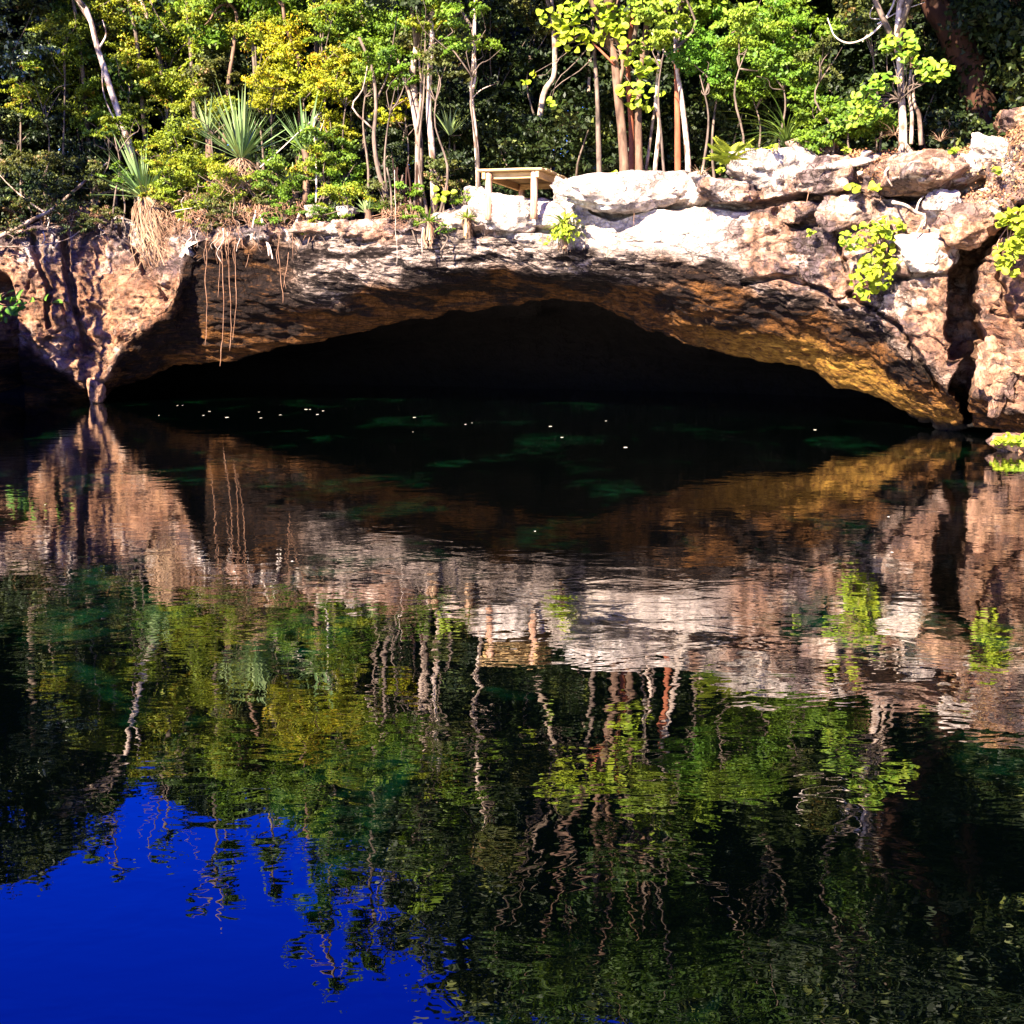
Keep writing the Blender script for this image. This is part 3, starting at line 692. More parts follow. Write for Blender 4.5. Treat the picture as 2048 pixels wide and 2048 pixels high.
def shrub(u, v, ru, rv, dY, kind, n, size, label, seed, group=None, name='shrub', cat='shrub', shape='rhomb', bark=None, z_extra=0, nb=4, **kw):
    """crown centred at photo pixel (u, v) with pixel radii, dY behind the face; stem down to the ground"""
    rg = np.random.default_rng(seed)
    Y = float(Dface(u))+dY; s = Y/FPX; c = P(u, v, Y); base = rim_point(u, dY)
    base.x += rg.normal()*0.1
    if base.z > c.z-0.2: base.z = c.z-0.35
    t = thing(name, label, cat, base, group); b = np.array(base)
    cc = np.array(c)-b; rx, rz = ru*s, rv*s
    cl = [(cc[0], cc[1]+0.25*rx, cc[2], rx*0.6, rx*0.6, rz*0.6)]
    for i in range(8):
        a = rg.uniform(0, 6.28); q = rg.uniform(0.45, 1.05); w_ = rg.uniform(0.26, 0.44); cl.append((cc[0]+math.cos(a)*rx*0.78*q, cc[1]+rg.normal()*rx*0.35, cc[2]+math.sin(a)*rz*0.78*q, rx*w_, rx*w_, rz*w_*0.9))
    pts = spline([(0, 0, -0.15), (cc[0]*0.35+rg.normal()*0.05, cc[1]*0.35, cc[2]*0.45), (cc[0]*0.9, cc[1]*0.9, cc[2]*0.92)], 9)
    pts = spline([(0, 0, -0.15), (cc[0]*0.3+rg.normal()*0.12, cc[1]*0.3, cc[2]*0.3), (cc[0]*0.6+rg.normal()*0.12, cc[1]*0.6, cc[2]*0.62), (cc[0]*0.9, cc[1]*0.9, cc[2]*0.92)], 12)
    V, F = tube(pts, np.linspace(0.018+0.005*cc[2], 0.010, 12), 7, seed, 0.25)
    link('trunk', mesh('trunk', V, F, bark or M_GREYBARK, smooth=True), t)
    twigs(t, cl, tuple(pts[9]), rg, nb, bark or M_GREYBARK)
    crown_obj(t, cl, int(n*1.95), size*0.86, LM[kind], seed+1, shape, **kw)
    return t

def tree(path, r0, r1, label, bark, crowns, seed, kind='green', size=0.1, n=6000, shape='rhomb', name='tree', nb=6, base_drop=0.3, group=None, seg_n=18, rough=0.12, forks=(), trunk_label=None, **kw):
    """path: world points from the foot up; crowns: world ellipsoids (x,y,z,rx,ry,rz)"""
    rg = np.random.default_rng(seed)
    base = Vector(path[0]); t = thing(name, label, 'tree', base, group); b = np.array(base)
    pts = spline([np.array(p)-b for p in path], seg_n)
    pts[0, 2] -= base_drop
    V, F = tube(pts, r0+(r1-r0)*np.linspace(0, 1, seg_n)**0.8, 12, seed, rough)
    o = link('trunk', mesh('trunk', V, F, bark, smooth=True), t)
    if trunk_label: o['label'] = trunk_label
    for fk in forks:
        q = spline([np.array(p)-b for p in fk[0]], 10)
        V, F = tube(q, np.linspace(fk[1], fk[2], 10), 8, seed+1, rough)
        link('branch', mesh('branch', V, F, fk[3] if len(fk) > 3 else bark, smooth=True), t)
    cl = [(c[0]-b[0], c[1]-b[1], c[2]-b[2], c[3], c[4], c[5]) for c in crowns]
    for i in range(nb if cl else 0):
        c = cl[i % len(cl)]
        k = rg.integers(seg_n*2//3, seg_n-1) if seg_n > 6 else seg_n-2
        e_ = np.array(c[:3])+rg.normal(size=3)*np.array(c[3:])*0.45
        V, F = limb(rg, pts[k], e_, r1*1.0+0.008, 0.008, 0.12)
        link('branch', mesh('branch', V, F, M_GREYBARK if bark in (M_RED, M_WHITE, M_PALE) else bark, smooth=True), t)
    if cl: crown_obj(t, cl, n, size, LM[kind], seed+1, shape, **kw)
    return t

def blobs(u, zc_, Y, rx, rz, rg, k=6, spread=0.65):
    """a ragged crown made of k overlapping ellipsoids around (column u, height zc_)"""
    x = (u-1024)/FPX*Y
    out = [(x, Y, zc_, rx*0.6, rx*0.6, rz*0.6)]
    for i in range(k):
        a = rg.uniform(0, 6.28); q = rg.uniform(0.5, 1.0)
        out.append((x+math.cos(a)*rx*spread*q, Y+rg.normal()*rx*0.4, zc_+math.sin(a)*rz*spread*q, rx*rg.uniform(.28, .45), rx*rg.uniform(.28, .45), rz*rg.uniform(.25, .4)))
    return out

def gpt(u, dY, dz=0.0):
    p = rim_point(u, dY); return (p.x, p.y, p.z+dz)
def px(u, v, dY, ref=None):
    return tuple(P(u, v, float(Dface(ref if ref is not None else u))+dY))

# ------------------------------------------------------------------ trees with trunks one can follow
R_ = np.random.default_rng(11)
def hi(u, z, Y): return ((u-1024)/FPX*Y, Y, z)      # a point above the frame
# leaning pale trunk at the left
YA = 31.2
tree([tuple(P(285, 400, YA)), tuple(P(262, 300, YA)), tuple(P(228, 200, YA)), tuple(P(196, 100, YA)), tuple(P(158, 0, YA)), hi(60, 11.0, YA)], 0.10, 0.05,
     'slender pale trunk leaning left above the leftmost yucca', M_WHITE,
     blobs(60, 11.2, YA+0.5, 2.0, 1.7, R_, 7)+blobs(-60, 12.2, YA, 1.6, 1.2, R_, 4), 201, 'dark', 0.14, 7000,
     forks=[([tuple(P(196, 100, YA)), tuple(P(212, 70, YA)), tuple(P(205, 40, YA))], 0.03, 0.012), ([tuple(P(240, 260, YA-.1)), tuple(P(208, 190, YA-.1)), tuple(P(204, 110, YA-.1))], 0.018, 0.012)])
for k, (u_, zt, rx_, lab) in enumerate([(300, 12.6, 0.9, 'ragged thin tree top above the dense yellow green bush'), (400, 14.6, 0.8, 'tall ragged spire left of the slim tree with a narrow spire'), (520, 13.6, 0.8, 'ragged tree top right of the tall ragged spire'), (640, 16.2, 1.1, 'tallest ragged tree top above the golden shrub'), (730, 15.4, 1.0, 'ragged tree top left of the pale trunks'), (190, 13.5, 1.0, 'ragged tree top above the leaning trunk')]):
    rk = np.random.default_rng(660+k); Yk = 33.0-0.004*u_*0.8
    tree([gpt(u_, 3.2), hi(u_+10, 8.5, Yk), hi(u_-6, zt-2.5, Yk), hi(u_, zt-.2, Yk)], 0.07, 0.02, lab, M_GREYBARK,
         [(*hi(u_+rk.normal()*35, zt-0.4-j*0.62, Yk), rx_*rk.uniform(.25, .6)*(0.5+0.12*j), .5, rk.uniform(.18, .34)) for j in range(8)], 670+k, 'deep', 0.13, 3300)
tree([gpt(20, 3), hi(30, 8.5, 33.5), hi(25, 11.5, 33.5), hi(30, 14, 33.5)], 0.12, 0.05, 'tall dark tree rising behind the glossy corner bush', M_GREYBARK, blobs(0, 12.2, 33.5, 2.3, 2.3, R_, 9)+blobs(150, 11.0, 33.5, 1.6, 1.3, R_, 5), 198, 'dark', 0.16, 11000)
tree([gpt(-180, 2), hi(-160, 8.5, 30), hi(-150, 12, 30)], 0.12, 0.05, 'dark tree at the far left beyond the buttress', M_GREYBARK, blobs(-130, 11.0, 30, 2.3, 2.4, R_, 8), 196, 'dark', 0.16, 9000)
tree([gpt(360, 4), tuple(P(325, 150, 33)), tuple(P(300, 55, 33)), tuple(P(268, -10, 33)), hi(230, 9.6, 33)], 0.07, 0.04,
     'thin pale trunk half hidden in leaves right of the leaning one', M_PALE, blobs(230, 9.6, 33, 1.2, 0.9, R_, 5), 203, 'yg', 0.11, 3500)
tree([gpt(445, 3.5), tuple(P(455, 195, 31)), tuple(P(468, 90, 31)), tuple(P(470, 20, 31)), hi(440, 9.8, 31)], 0.06, 0.035,
     'thin brown stem rising behind the upright yucca', M_BROWN, blobs(440, 9.6, 31, 1.0, 1.5, R_, 5), 205, 'green', 0.11, 4000)
tree([gpt(590, 3.0), tuple(P(600, 150, 30)), hi(590, 9.0, 30), hi(590, 11.4, 30)], 0.07, 0.03,
     'slim tree with a narrow spire above the golden shrub', M_BROWN, blobs(590, 10.2, 30, 0.9, 1.9, R_, 6), 207, 'green', 0.11, 4500)
# the bent trunk and the pale group left of the table
YB = 27.6
tree([tuple(P(788, 425, YB-.2)), tuple(P(760, 355, YB-.2)), tuple(P(748, 280, YB-.2)), tuple(P(752, 215, YB-.1)), tuple(P(745, 140, YB)), tuple(P(718, 75, YB))], 0.055, 0.03,
     'crooked brown trunk bending right above the rim', M_GREYBARK, [], 211,
     forks=[([tuple(P(752, 200, YB)), tuple(P(775, 150, YB)), tuple(P(790, 60, YB)), tuple(P(796, 10, YB))], 0.022, 0.012), ([tuple(P(748, 260, YB)), tuple(P(705, 215, YB)), tuple(P(725, 180, YB)), tuple(P(735, 130, YB))], 0.022, 0.01, M_PALE)])
tree([tuple(P(838, 400, YB)), tuple(P(838, 290, YB)), tuple(P(830, 205, YB)), tuple(P(826, 140, YB)), tuple(P(838, 40, YB)), hi(835, 10.5, YB)], 0.10, 0.05,
     'pale mottled forked trunk left of the straight white trunk', M_PALE, blobs(830, 11.8, YB, 1.15, 2.2, R_, 7)+[(*hi(815, 9.0, YB-.5), .9, .6, .6), (*hi(850, 10.0, YB-.5), .8, .6, .6)], 213, 'dark', 0.13, 8500,
     forks=[([tuple(P(838, 290, YB-.1)), tuple(P(822, 200, YB-.1)), tuple(P(803, 145, YB-.1)), tuple(P(790, 100, YB))], 0.05, 0.02), ([tuple(P(834, 260, YB-.1)), tuple(P(842, 190, YB-.1)), tuple(P(838, 110, YB-.1))], 0.04, 0.02)])
tree([tuple(P(868, 405, YB-.3)), tuple(P(864, 300, YB-.3)), tuple(P(858, 220, YB-.3)), tuple(P(860, 130, YB-.3)), tuple(P(866, 30, YB-.3)), hi(868, 9.8, YB)], 0.075, 0.045,
     'tall straight white trunk left of the table', M_WHITE, blobs(860, 10.4, YB, 1.0, 1.3, R_, 5)+[(*hi(868, 8.9, YB-.7), .8, .5, .5)], 215, 'green', 0.12, 4500)
tree([tuple(P(957, 372, 27.2)), tuple(P(952, 280, 27.2)), tuple(P(943, 190, 27.2)), tuple(P(948, 110, 27.2)), tuple(P(950, 20, 27.2)), hi(960, 9.4, 27.2)], 0.055, 0.03,
     'thin white trunk with a fork, directly behind the left end of the table', M_WHITE, blobs(985, 10.0, 27.4, 0.9, 1.0, R_, 4), 217, 'olive', 0.12, 2500,
     forks=[([tuple(P(944, 190, 27.1)), tuple(P(952, 140, 27.1)), tuple(P(944, 60, 27.1))], 0.03, 0.012), ([tuple(P(945, 195, 27.1)), tuple(P(965, 178, 27.1)), tuple(P(998, 165, 27.1))], 0.014, 0.006)])
# trunks right of the table
YC = 25.6
tree([tuple(P(1250, 352, YC)), tuple(P(1245, 270, YC)), tuple(P(1236, 190, YC)), tuple(P(1228, 110, YC)), tuple(P(1215, 55, YC)), hi(1200, 10.5, YC)], 0.105, 0.06,
     'thick dark brown trunk first right of the table', M_BROWN, blobs(1190, 12.6, YC, 2.2, 2.2, R_, 8)+[(*hi(1220, 9.3, YC-.7), 1.0, .5, .7), (*hi(1280, 9.6, YC-.7), .8, .5, .6)], 221, 'deep', 0.14, 9000,
     forks=[([tuple(P(1236, 175, YC)), tuple(P(1245, 120, YC)), tuple(P(1222, 55, YC))], 0.05, 0.03), ([tuple(P(1230, 130, YC-.1)), tuple(P(1200, 100, YC-.1)), tuple(P(1185, 85, YC-.1))], 0.03, 0.015, M_RED)])
tree([tuple(P(1264, 350, YC+.3)), tuple(P(1262, 240, YC+.3)), tuple(P(1256, 140, YC+.3)), hi(1255, 8.4, YC+.3)], 0.065, 0.045, 'reddish trunk close behind the thick dark brown one', M_RED, blobs(1290, 11.0, YC+1, 1.4, 1.3, R_, 5), 223, 'deep', 0.13, 3500)
tree([tuple(P(1279, 350, YC+.1)), tuple(P(1277, 250, YC+.1)), tuple(P(1280, 150, YC+.2)), hi(1300, 9.5, YC+.3)], 0.085, 0.05, 'mossy grey brown trunk beneath the dangling round leaves', M_BROWN, blobs(1330, 13.8, YC+1, 1.8, 1.4, R_, 6), 225, 'dark', 0.14, 5000)
tree([tuple(P(1291, 348, YC+.4)), tuple(P(1302, 270, YC+.4)), tuple(P(1312, 190, YC+.5)), tuple(P(1318, 100, YC+.5))], 0.035, 0.025, 'thin leaning stem left of the short white one', M_PALE, [], 227)
tree([tuple(P(1309, 348, YC)), tuple(P(1316, 280, YC)), tuple(P(1318, 240, YC)), tuple(P(1311, 205, YC)), tuple(P(1318, 120, YC))], 0.045, 0.03, 'short white kinked stem between the brown and red trunks', M_WHITE, [], 229)
tree([tuple(P(1356, 350, YC)), tuple(P(1355, 250, YC)), tuple(P(1354, 150, YC)), tuple(P(1353, 60, YC)), hi(1352, 8.6, YC)], 0.068, 0.045, 'straight red trunk crossing behind the slim white trunk', M_RED, blobs(1400, 12.5, YC, 2.0, 2.0, R_, 8)+[(*hi(1340, 9.3, YC-.7), .9, .5, .6), (*hi(1400, 8.9, YC-.7), .8, .5, .5)], 231, 'deep', 0.14, 9500)
tree([tuple(P(1378, 350, YC-.4)), tuple(P(1372, 270, YC-.4)), tuple(P(1362, 190, YC-.4)), tuple(P(1353, 130, YC-.4)), tuple(P(1352, 60, YC-.4)), hi(1345, 9.2, YC-.4)], 0.062, 0.03,
     'slim bright white trunk leaning left, with a high fork', M_WHITE, [(*hi(1335, 8.1, YC-.2), 0.7, 0.5, 0.45), (*hi(1300, 8.5, YC-.2), 0.6, 0.5, 0.4), (*hi(1385, 8.5, YC-.2), 0.6, 0.5, 0.4)], 233, 'lime', 0.13, 1700,
     forks=[([tuple(P(1353, 128, YC-.4)), tuple(P(1335, 112, YC-.4)), tuple(P(1318, 88, YC-.4)), tuple(P(1300, 60, YC-.4))], 0.03, 0.012)], wid=0.62)
# right: white tree on the layered slab
YD = 22.1
tree([tuple(P(1806, 300, YD)), tuple(P(1806, 250, YD)), tuple(P(1803, 200, YD)), tuple(P(1800, 130, YD)), tuple(P(1797, 40, YD)), hi(1790, 9.5, YD)], 0.075, 0.05,
     'white trunked tree rooted on the layered slab at the right', M_WHITE, blobs(1760, 11.6, YD, 2.1, 1.8, R_, 8)+[(*hi(1790, 8.3, YD-.5), 1.0, .7, .6), (*hi(1740, 9.0, YD-.5), 1.0, .8, .6), (*hi(1830, 9.3, YD-.5), 1.0, .8, .7)], 241, 'deep', 0.13, 9500,
     forks=[([tuple(P(1822, 288, YD+.05)), tuple(P(1824, 230, YD+.1)), tuple(P(1818, 190, YD+.1)), tuple(P(1822, 140, YD+.1))], 0.035, 0.02, M_PALE),
            ([tuple(P(1842, 290, YD+.1)), tuple(P(1838, 230, YD+.1)), tuple(P(1828, 205, YD+.1)), tuple(P(1826, 150, YD+.1))], 0.04, 0.02, M_PALE),
            ([tuple(P(1806, 285, YD)), tuple(P(1795, 320, YD-.4)), tuple(P(1770, 345, YD-.75)), tuple(P(1784, 372, YD-1.0))], 0.045, 0.012),
            ([tuple(P(1808, 288, YD)), tuple(P(1830, 318, YD-.4)), tuple(P(1815, 350, YD-.7)), tuple(P(1785, 356, YD-.95))], 0.045, 0.012)])
YE = 24.4
tree([tuple(P(1985, 300, YE)), tuple(P(1965, 210, YE)), tuple(P(1935, 120, YE)), tuple(P(1890, 40, YE)), tuple(P(1858, -30, YE)), hi(1760, 11.5, YE)], 0.36, 0.22,
     'massive dark red brown trunk leaning left at the top right', M_DARKBARK, blobs(1820, 13.0, YE-1.5, 3.0, 2.0, R_, 10)+[(6.4, 20.6, 9.6, 1.7, 1.3, 1.3), (8.2, 20.4, 9.4, 1.6, 1.3, 1.2), (7.3, 20.8, 11.0, 2.2, 1.5, 1.3), (9.8, 20.6, 10.0, 1.6, 1.4, 1.4), (9.0, 21.0, 12.0, 2.0, 1.5, 1.3)], 243, 'dark', 0.17, 24000, rough=0.22, seg_n=22)
tree([gpt(2032, 4), tuple(P(2030, 120, 25)), tuple(P(2030, 0, 25)), hi(2030, 11, 25)], 0.15, 0.11,
     'dark upright trunk at the right edge behind the low wall', M_DARKBARK, blobs(2060, 12.4, 23.5, 2.6, 2.0, R_, 8), 245, 'dark', 0.16, 8000, rough=0.2)
tree([gpt(1590, 3.5), tuple(P(1585, 120, 27)), hi(1570, 9, 27), hi(1560, 11, 27)], 0.09, 0.05,
     'half hidden tree holding the high crown above the grassy clump', M_GREYBARK, blobs(1575, 12.8, 26.5, 2.2, 2.0, R_, 8), 247, 'deep', 0.14, 8000)
tree([gpt(1060, 3.5), tuple(P(1085, 200, 28.5)), tuple(P(1110, 130, 28.5)), hi(1090, 10, 28.5)], 0.08, 0.05,
     'shaded pale trunk leaning right behind the table', M_PALE, blobs(1075, 13.0, 28, 1.7, 2.1, R_, 7), 249, 'dark', 0.14, 6500)
tree([tuple(P(1185, 350, 29)), tuple(P(1190, 250, 29)), tuple(P(1178, 200, 29)), tuple(P(1180, 120, 29))], 0.05, 0.035, 'thin pale stem in the shade between table and dark trunk', M_PALE, [], 251)
# trees of the left bank, outside the picture, whose shadows fall on the left buttress
for k, (x, y, r, lab) in enumerate([(-15.9, 23.2, 0.12, 'dark trunked tree on the left bank farthest from the cliff'), (-15.3, 23.4, 0.16, 'dark forked tree on the left bank in the middle'), (-14.75, 23.6, 0.10, 'thin dark tree on the left bank beside the forked one'), (-14.0, 25.9, 0.09, 'dark trunked tree on the left bank nearest the cliff')]):
    uq = 1024+FPX*x/y
    g0 = rim_point(uq, max(0.4, y-float(Dface(uq))))
    rk = np.random.default_rng(600+k)
    tree([(x, y, min(g0.z, 5.2)), (x+.12, y, 6.4), (x-.05, y+.1, 8.4), (x+.1, y, 11.0)], r, 0.06, lab, M_DARKBARK,
         [(x+rk.normal()*.4, y+rk.normal()*.3, 12.4, .8, .8, .5), (x+rk.normal()*.5, y, 9.4, .22, .22, .18), (x, y, 13.2, 1.0, .9, .7)], 253+k, 'dark', 0.13, 1100,
         forks=[([(x+.1, y, 6.6), (x+.42, y+.1, 7.6), (x+.38, y+.1, 9.4)], 0.07, 0.03), ([(x+.05, y, 7.6), (x-.3, y, 8.4), (x-.35, y, 9.8)], 0.06, 0.02), ([(x, y, 6.2), (x-.4, y, 6.9), (x-.5, y, 8.4)], 0.05, 0.02)])

# ------------------------------------------------------------------ shrubs and small trees along the rim
SH = [  # u, v, ru, rv, dY, kind, n, leaf, label
 (310, 372, 42, 26, -0.15, 'yg', 1100, .065, 'yellow green sprig growing through the blades of the leftmost yucca'),
 (250, 350, 34, 30, -0.05, 'green', 800, .065, 'green sprig left of the leftmost yucca blades'),
 (230, 260, 40, 40, -0.1, 'yg', 1000, .07, 'yellow green sprig across the leaning pale trunk'),
 (385, 425, 42, 26, -0.12, 'yg', 900, .06, 'yellow green growth spilling over the edge right of the straw skirt'),
 (470, 430, 45, 24, -0.12, 'olive', 900, .06, 'olive growth spilling over the cave edge left of the pale hanging roots'),
 (560, 428, 46, 26, -0.10, 'green', 1000, .06, 'green growth spilling over the cave edge right of the pale hanging roots'),
 (610, 445, 26, 22, -0.15, 'yg', 500, .055, 'small yellow green tuft hanging left of the low pale ledge rock'),
 (110, 450, 70, 22, -0.15, 'dark', 900, .065, 'dark growth spilling over the left buttress'),
 (20, 455, 50, 30, -0.15, 'olive', 800, .065, 'olive growth spilling over the edge at the far left'),
 (200, 430, 50, 22, -0.12, 'olive', 800, .06, 'olive growth spilling over the edge left of the straw skirt'),
 (820, 440, 34, 20, -0.10, 'green', 500, .055, 'green tuft spilling over the rim left of the bromeliads'),
 (890, 452, 28, 14, -0.12, 'green', 350, .055, 'small green tuft between the two bromeliads'),
 (470, 365, 75, 38, 0.0, 'yg', 2000, .07, 'yellow green growth covering the base of the largest yucca'),
 (560, 350, 60, 45, 0.1, 'green', 1700, .07, 'green growth between the largest and the smaller yucca'),
 (350, 340, 70, 45, 0.25, 'yg', 2000, .07, 'yellow green growth right of the leftmost yucca, near the edge'),
 (690, 385, 70, 34, 0.25, 'yg', 1600, .07, 'yellow green growth above the low pale ledge rock'),
 (760, 395, 55, 30, 0.35, 'olive', 1000, .07, 'olive growth around the foot of the bent trunk'),
 (90, 340, 90, 55, 0.5, 'olive', 2000, .08, 'olive growth above the fallen branch'),
 (200, 370, 70, 45, 0.3, 'olive', 1600, .075, 'olive growth left of the leftmost yucca base'),
 (420, 445, 40, 18, -0.05, 'olive', 500, .06, 'little olive growth hanging over the cave edge'),
 (640, 425, 60, 16, 0.1, 'green', 700, .06, 'low green growth on the low pale ledge rock'),
 (930, 400, 30, 22, 0.5, 'green', 500, .06, 'little green growth left of the boulder under the table'),
 (90, 190, 80, 60, 0.9, 'yg', 1900, .08, 'yellow green spray in front of the dark left bushes'),
 (130, 60, 70, 60, 1.2, 'yg', 2000, .08, 'yellow green spray right of the glossy corner bush'),
 (510, 60, 80, 60, 1.8, 'yg', 2400, .08, 'yellow green bush above the smaller golden shrub'),
 (740, 110, 60, 60, 1.2, 'green', 1700, .085, 'green bush between the golden shrub and the pale trunks'),
 (640, 20, 70, 50, 1.8, 'yg', 1800, .08, 'yellow green bush at the top above the golden shrub'),
 (850, 30, 60, 40, 0.8, 'yg', 1000, .085, 'yellow green spray at the top of the straight white trunk'),
 (1400, 130, 70, 40, 1.2, 'feather', 1500, .08, 'feathery green spray right of the red trunk'),
 (1500, 60, 80, 50, 1.2, 'lime', 1700, .09, 'lime spray in front of the feathery foliage'),
 (1660, 110, 50, 40, 1.0, 'olive', 700, .09, 'sparse olive spray below the hanging dead branch'),
 (130, 415, 90, 30, 0.25, 'olive', 1300, .075, 'brown green scrub hanging over the left cliff top'),
 (365, 395, 60, 35, 0.35, 'yg', 1300, .07, 'yellow green scrub right of the straw skirt'),
 (430, 405, 55, 28, 0.15, 'olive', 1100, .065, 'dry olive scrub on the rim left of the pale hanging roots'),
 (520, 385, 60, 40, 0.30, 'olive', 1300, .07, 'dry olive scrub just under the largest yucca'),
 (640, 335, 60, 40, 0.55, 'yg', 1500, .075, 'yellow green shrub beneath the smaller yucca'),
 (820, 400, 45, 35, 0.35, 'green', 900, .075, 'green scrub among the dark aerial roots'),
 (880, 340, 40, 40, 0.9, 'olive', 900, .08, 'olive scrub at the foot of the straight white trunk'),
 (700, 140, 70, 60, 1.4, 'yg', 2000, .08, 'yellow green shrub right of the round golden one'),
 (790, 150, 60, 60, 0.6, 'green', 1000, .085, 'thin green spray across the forked pale trunk'),
 (880, 130, 55, 60, 0.5, 'olive', 800, .085, 'thin olive spray across the straight white trunk'),
 (950, 70, 60, 60, 0.7, 'green', 1000, .09, 'thin green spray across the thin white trunk'),
 (1330, 60, 70, 40, 0.6, 'lime', 900, .11, 'lime spray across the fork of the slim white trunk'),
 (1560, 120, 80, 60, 1.5, 'green', 2000, .09, 'green foliage above the long grass clump'),
 (1640, 215, 60, 45, 1.4, 'green', 1300, .09, 'green foliage between long grass and bright green shrub'),
 (260, 120, 70, 70, 1.5, 'yg', 2200, .08, 'yellow green bush right of the upper leaning trunk'),
 (420, 210, 70, 45, 1.2, 'yg', 1800, .08, 'yellow green bush left above the largest yucca'),
 (55, 80, 95, 85, 1.2, 'gloss', 3000, .13, 'glossy grey green bush in the top left corner'),
 (40, 235, 105, 85, 1.6, 'dark', 3200, .11, 'dark shaded bush below the glossy corner bush'),
 (150, 150, 80, 85, 2.0, 'yg', 3200, .085, 'yellow green bush just left of the leaning pale trunk'),
 (60, 375, 120, 65, 0.7, 'dark', 3200, .10, 'dark brownish thicket above the left buttress'),
 (160, 30, 110, 65, 2.6, 'olive', 3200, .09, 'yellow olive bush at the top beside the glossy corner bush'),
 (330, 60, 110, 85, 3.0, 'yg', 4200, .085, 'dense yellow green bush at the top right of the leaning trunk'),
 (335, 190, 90, 70, 2.0, 'yg', 3600, .085, 'yellow green bush above and right of the leftmost yucca'),
 (235, 215, 60, 60, 2.4, 'green', 2000, .09, 'green bush around the middle of the leaning trunk'),
 (345, 290, 85, 55, 0.9, 'yg', 3600, .080, 'bright yellow green shrub between the two large yuccas'),
 (160, 310, 80, 65, 1.6, 'dark', 2600, .10, 'dark gap filling bush left of the leftmost yucca'),
 (215, 255, 50, 30, 0.8, 'green', 1100, .085, 'small green leafy tuft left of the leaning trunk foot'),
 (450, 40, 95, 75, 3.2, 'yg', 3800, .085, 'yellow green bush at the top above the upright yucca'),
 (440, 140, 80, 60, 2.6, 'olive', 2600, .085, 'brown flecked bush above the upright yucca'),
 (600, 120, 115, 85, 1.8, 'gold', 5600, .080, 'round golden yellow shrub, the most yellow one'),
 (545, 185, 70, 50, 1.5, 'gold', 2400, .080, 'smaller golden shrub left of the round golden one'),
 (560, 20, 105, 60, 3.0, 'green', 3400, .09, 'green bush above the round golden shrub'),
 (705, 60, 95, 75, 2.5, 'green', 3400, .10, 'broad green bush right of the golden shrub'),
 (660, 215, 70, 60, 1.3, 'gold', 2600, .080, 'golden green shrub above the bent trunk'),
 (400, 345, 85, 48, 0.8, 'yg', 2900, .080, 'low yellow green shrub right of the leftmost yucca'),
 (520, 245, 70, 50, 2.2, 'dark', 1900, .095, 'dark bush behind the upright yucca'),
 (655, 300, 70, 65, 0.9, 'green', 3000, .080, 'green shrub hanging over the rim right of the yuccas'),
 (590, 395, 45, 34, 0.35, 'green', 1200, .075, 'small feathery green shrub at the cliff edge below the yuccas'),
 (690, 345, 55, 40, 0.9, 'green', 1500, .080, 'low green shrub above the small white stones'),
 (740, 190, 75, 80, 2.6, 'olive', 2600, .095, 'olive thicket behind the bent trunk'),
 (770, 300, 60, 75, 1.6, 'dark', 2400, .095, 'dark thicket around the bent trunk'),
 (805, 60, 90, 80, 3.0, 'green', 2900, .10, 'green bush around the tops of the pale trunks'),
 (905, 70, 95, 85, 3.0, 'olive', 3000, .095, 'olive brown bush right of the straight white trunk'),
 (810, 215, 60, 40, 1.8, 'gold', 1000, .085, 'small yellow tuft beside the forked pale trunk'),
 (900, 220, 60, 90, 2.6, 'dark', 2700, .10, 'dark bush between the straight white and the thin white trunk'),
 (1000, 110, 95, 105, 3.6, 'dark', 3600, .11, 'tall dark bush behind the table'),
 (1010, 255, 100, 70, 3.4, 'dark', 3300, .11, 'dark low bush directly behind the table'),
 (1070, 30, 85, 60, 4.0, 'olive', 2400, .11, 'olive bush at the top left of the round leaved tree'),
 (900, 330, 60, 60, 1.6, 'dark', 2200, .095, 'dark undergrowth left of the table'),
 (1120, 170, 80, 90, 4.6, 'dark', 2800, .12, 'dark bush behind the round leaved tree'),
 (1440, 60, 115, 90, 2.4, 'feather', 4200, .085, 'feathery bright green foliage right of the slim white trunk'),
 (1500, 165, 95, 65, 2.2, 'green', 3200, .09, 'green foliage spreading below the feathery bush'),
 (1590, 50, 95, 70, 2.8, 'green', 3000, .10, 'green bush at the top left of the hanging dead branch'),
 (1740, 40, 85, 60, 1.8, 'olive', 2200, .11, 'olive foliage around the hanging dead branch'),
 (1700, 235, 90, 45, 1.0, 'green', 2400, .095, 'bright green shrub left of the white tree'),
 (1655, 275, 60, 28, 0.9, 'green', 1300, .085, 'low green shrub behind the lichen covered boulder'),
 (1900, 250, 50, 40, 1.6, 'dark', 1200, .095, 'small dark bush at the foot of the massive leaning trunk'),
 (1420, 255, 85, 60, 4.0, 'dark', 2400, .11, 'dark bush behind the fern'),
 (1600, 210, 80, 60, 3.6, 'dark', 2200, .11, 'dark bush behind the long grass clump'),
 (1850, 70, 55, 65, 3.5, 'dark', 1500, .12, 'dark foliage between the white tree and the massive trunk'),
]
for i, (u, v, ru, rv, dY, kd, n, sz, lab) in enumerate(SH):
    shrub(u, v, ru, rv, dY, kd, n, sz, lab, 300+3*i)
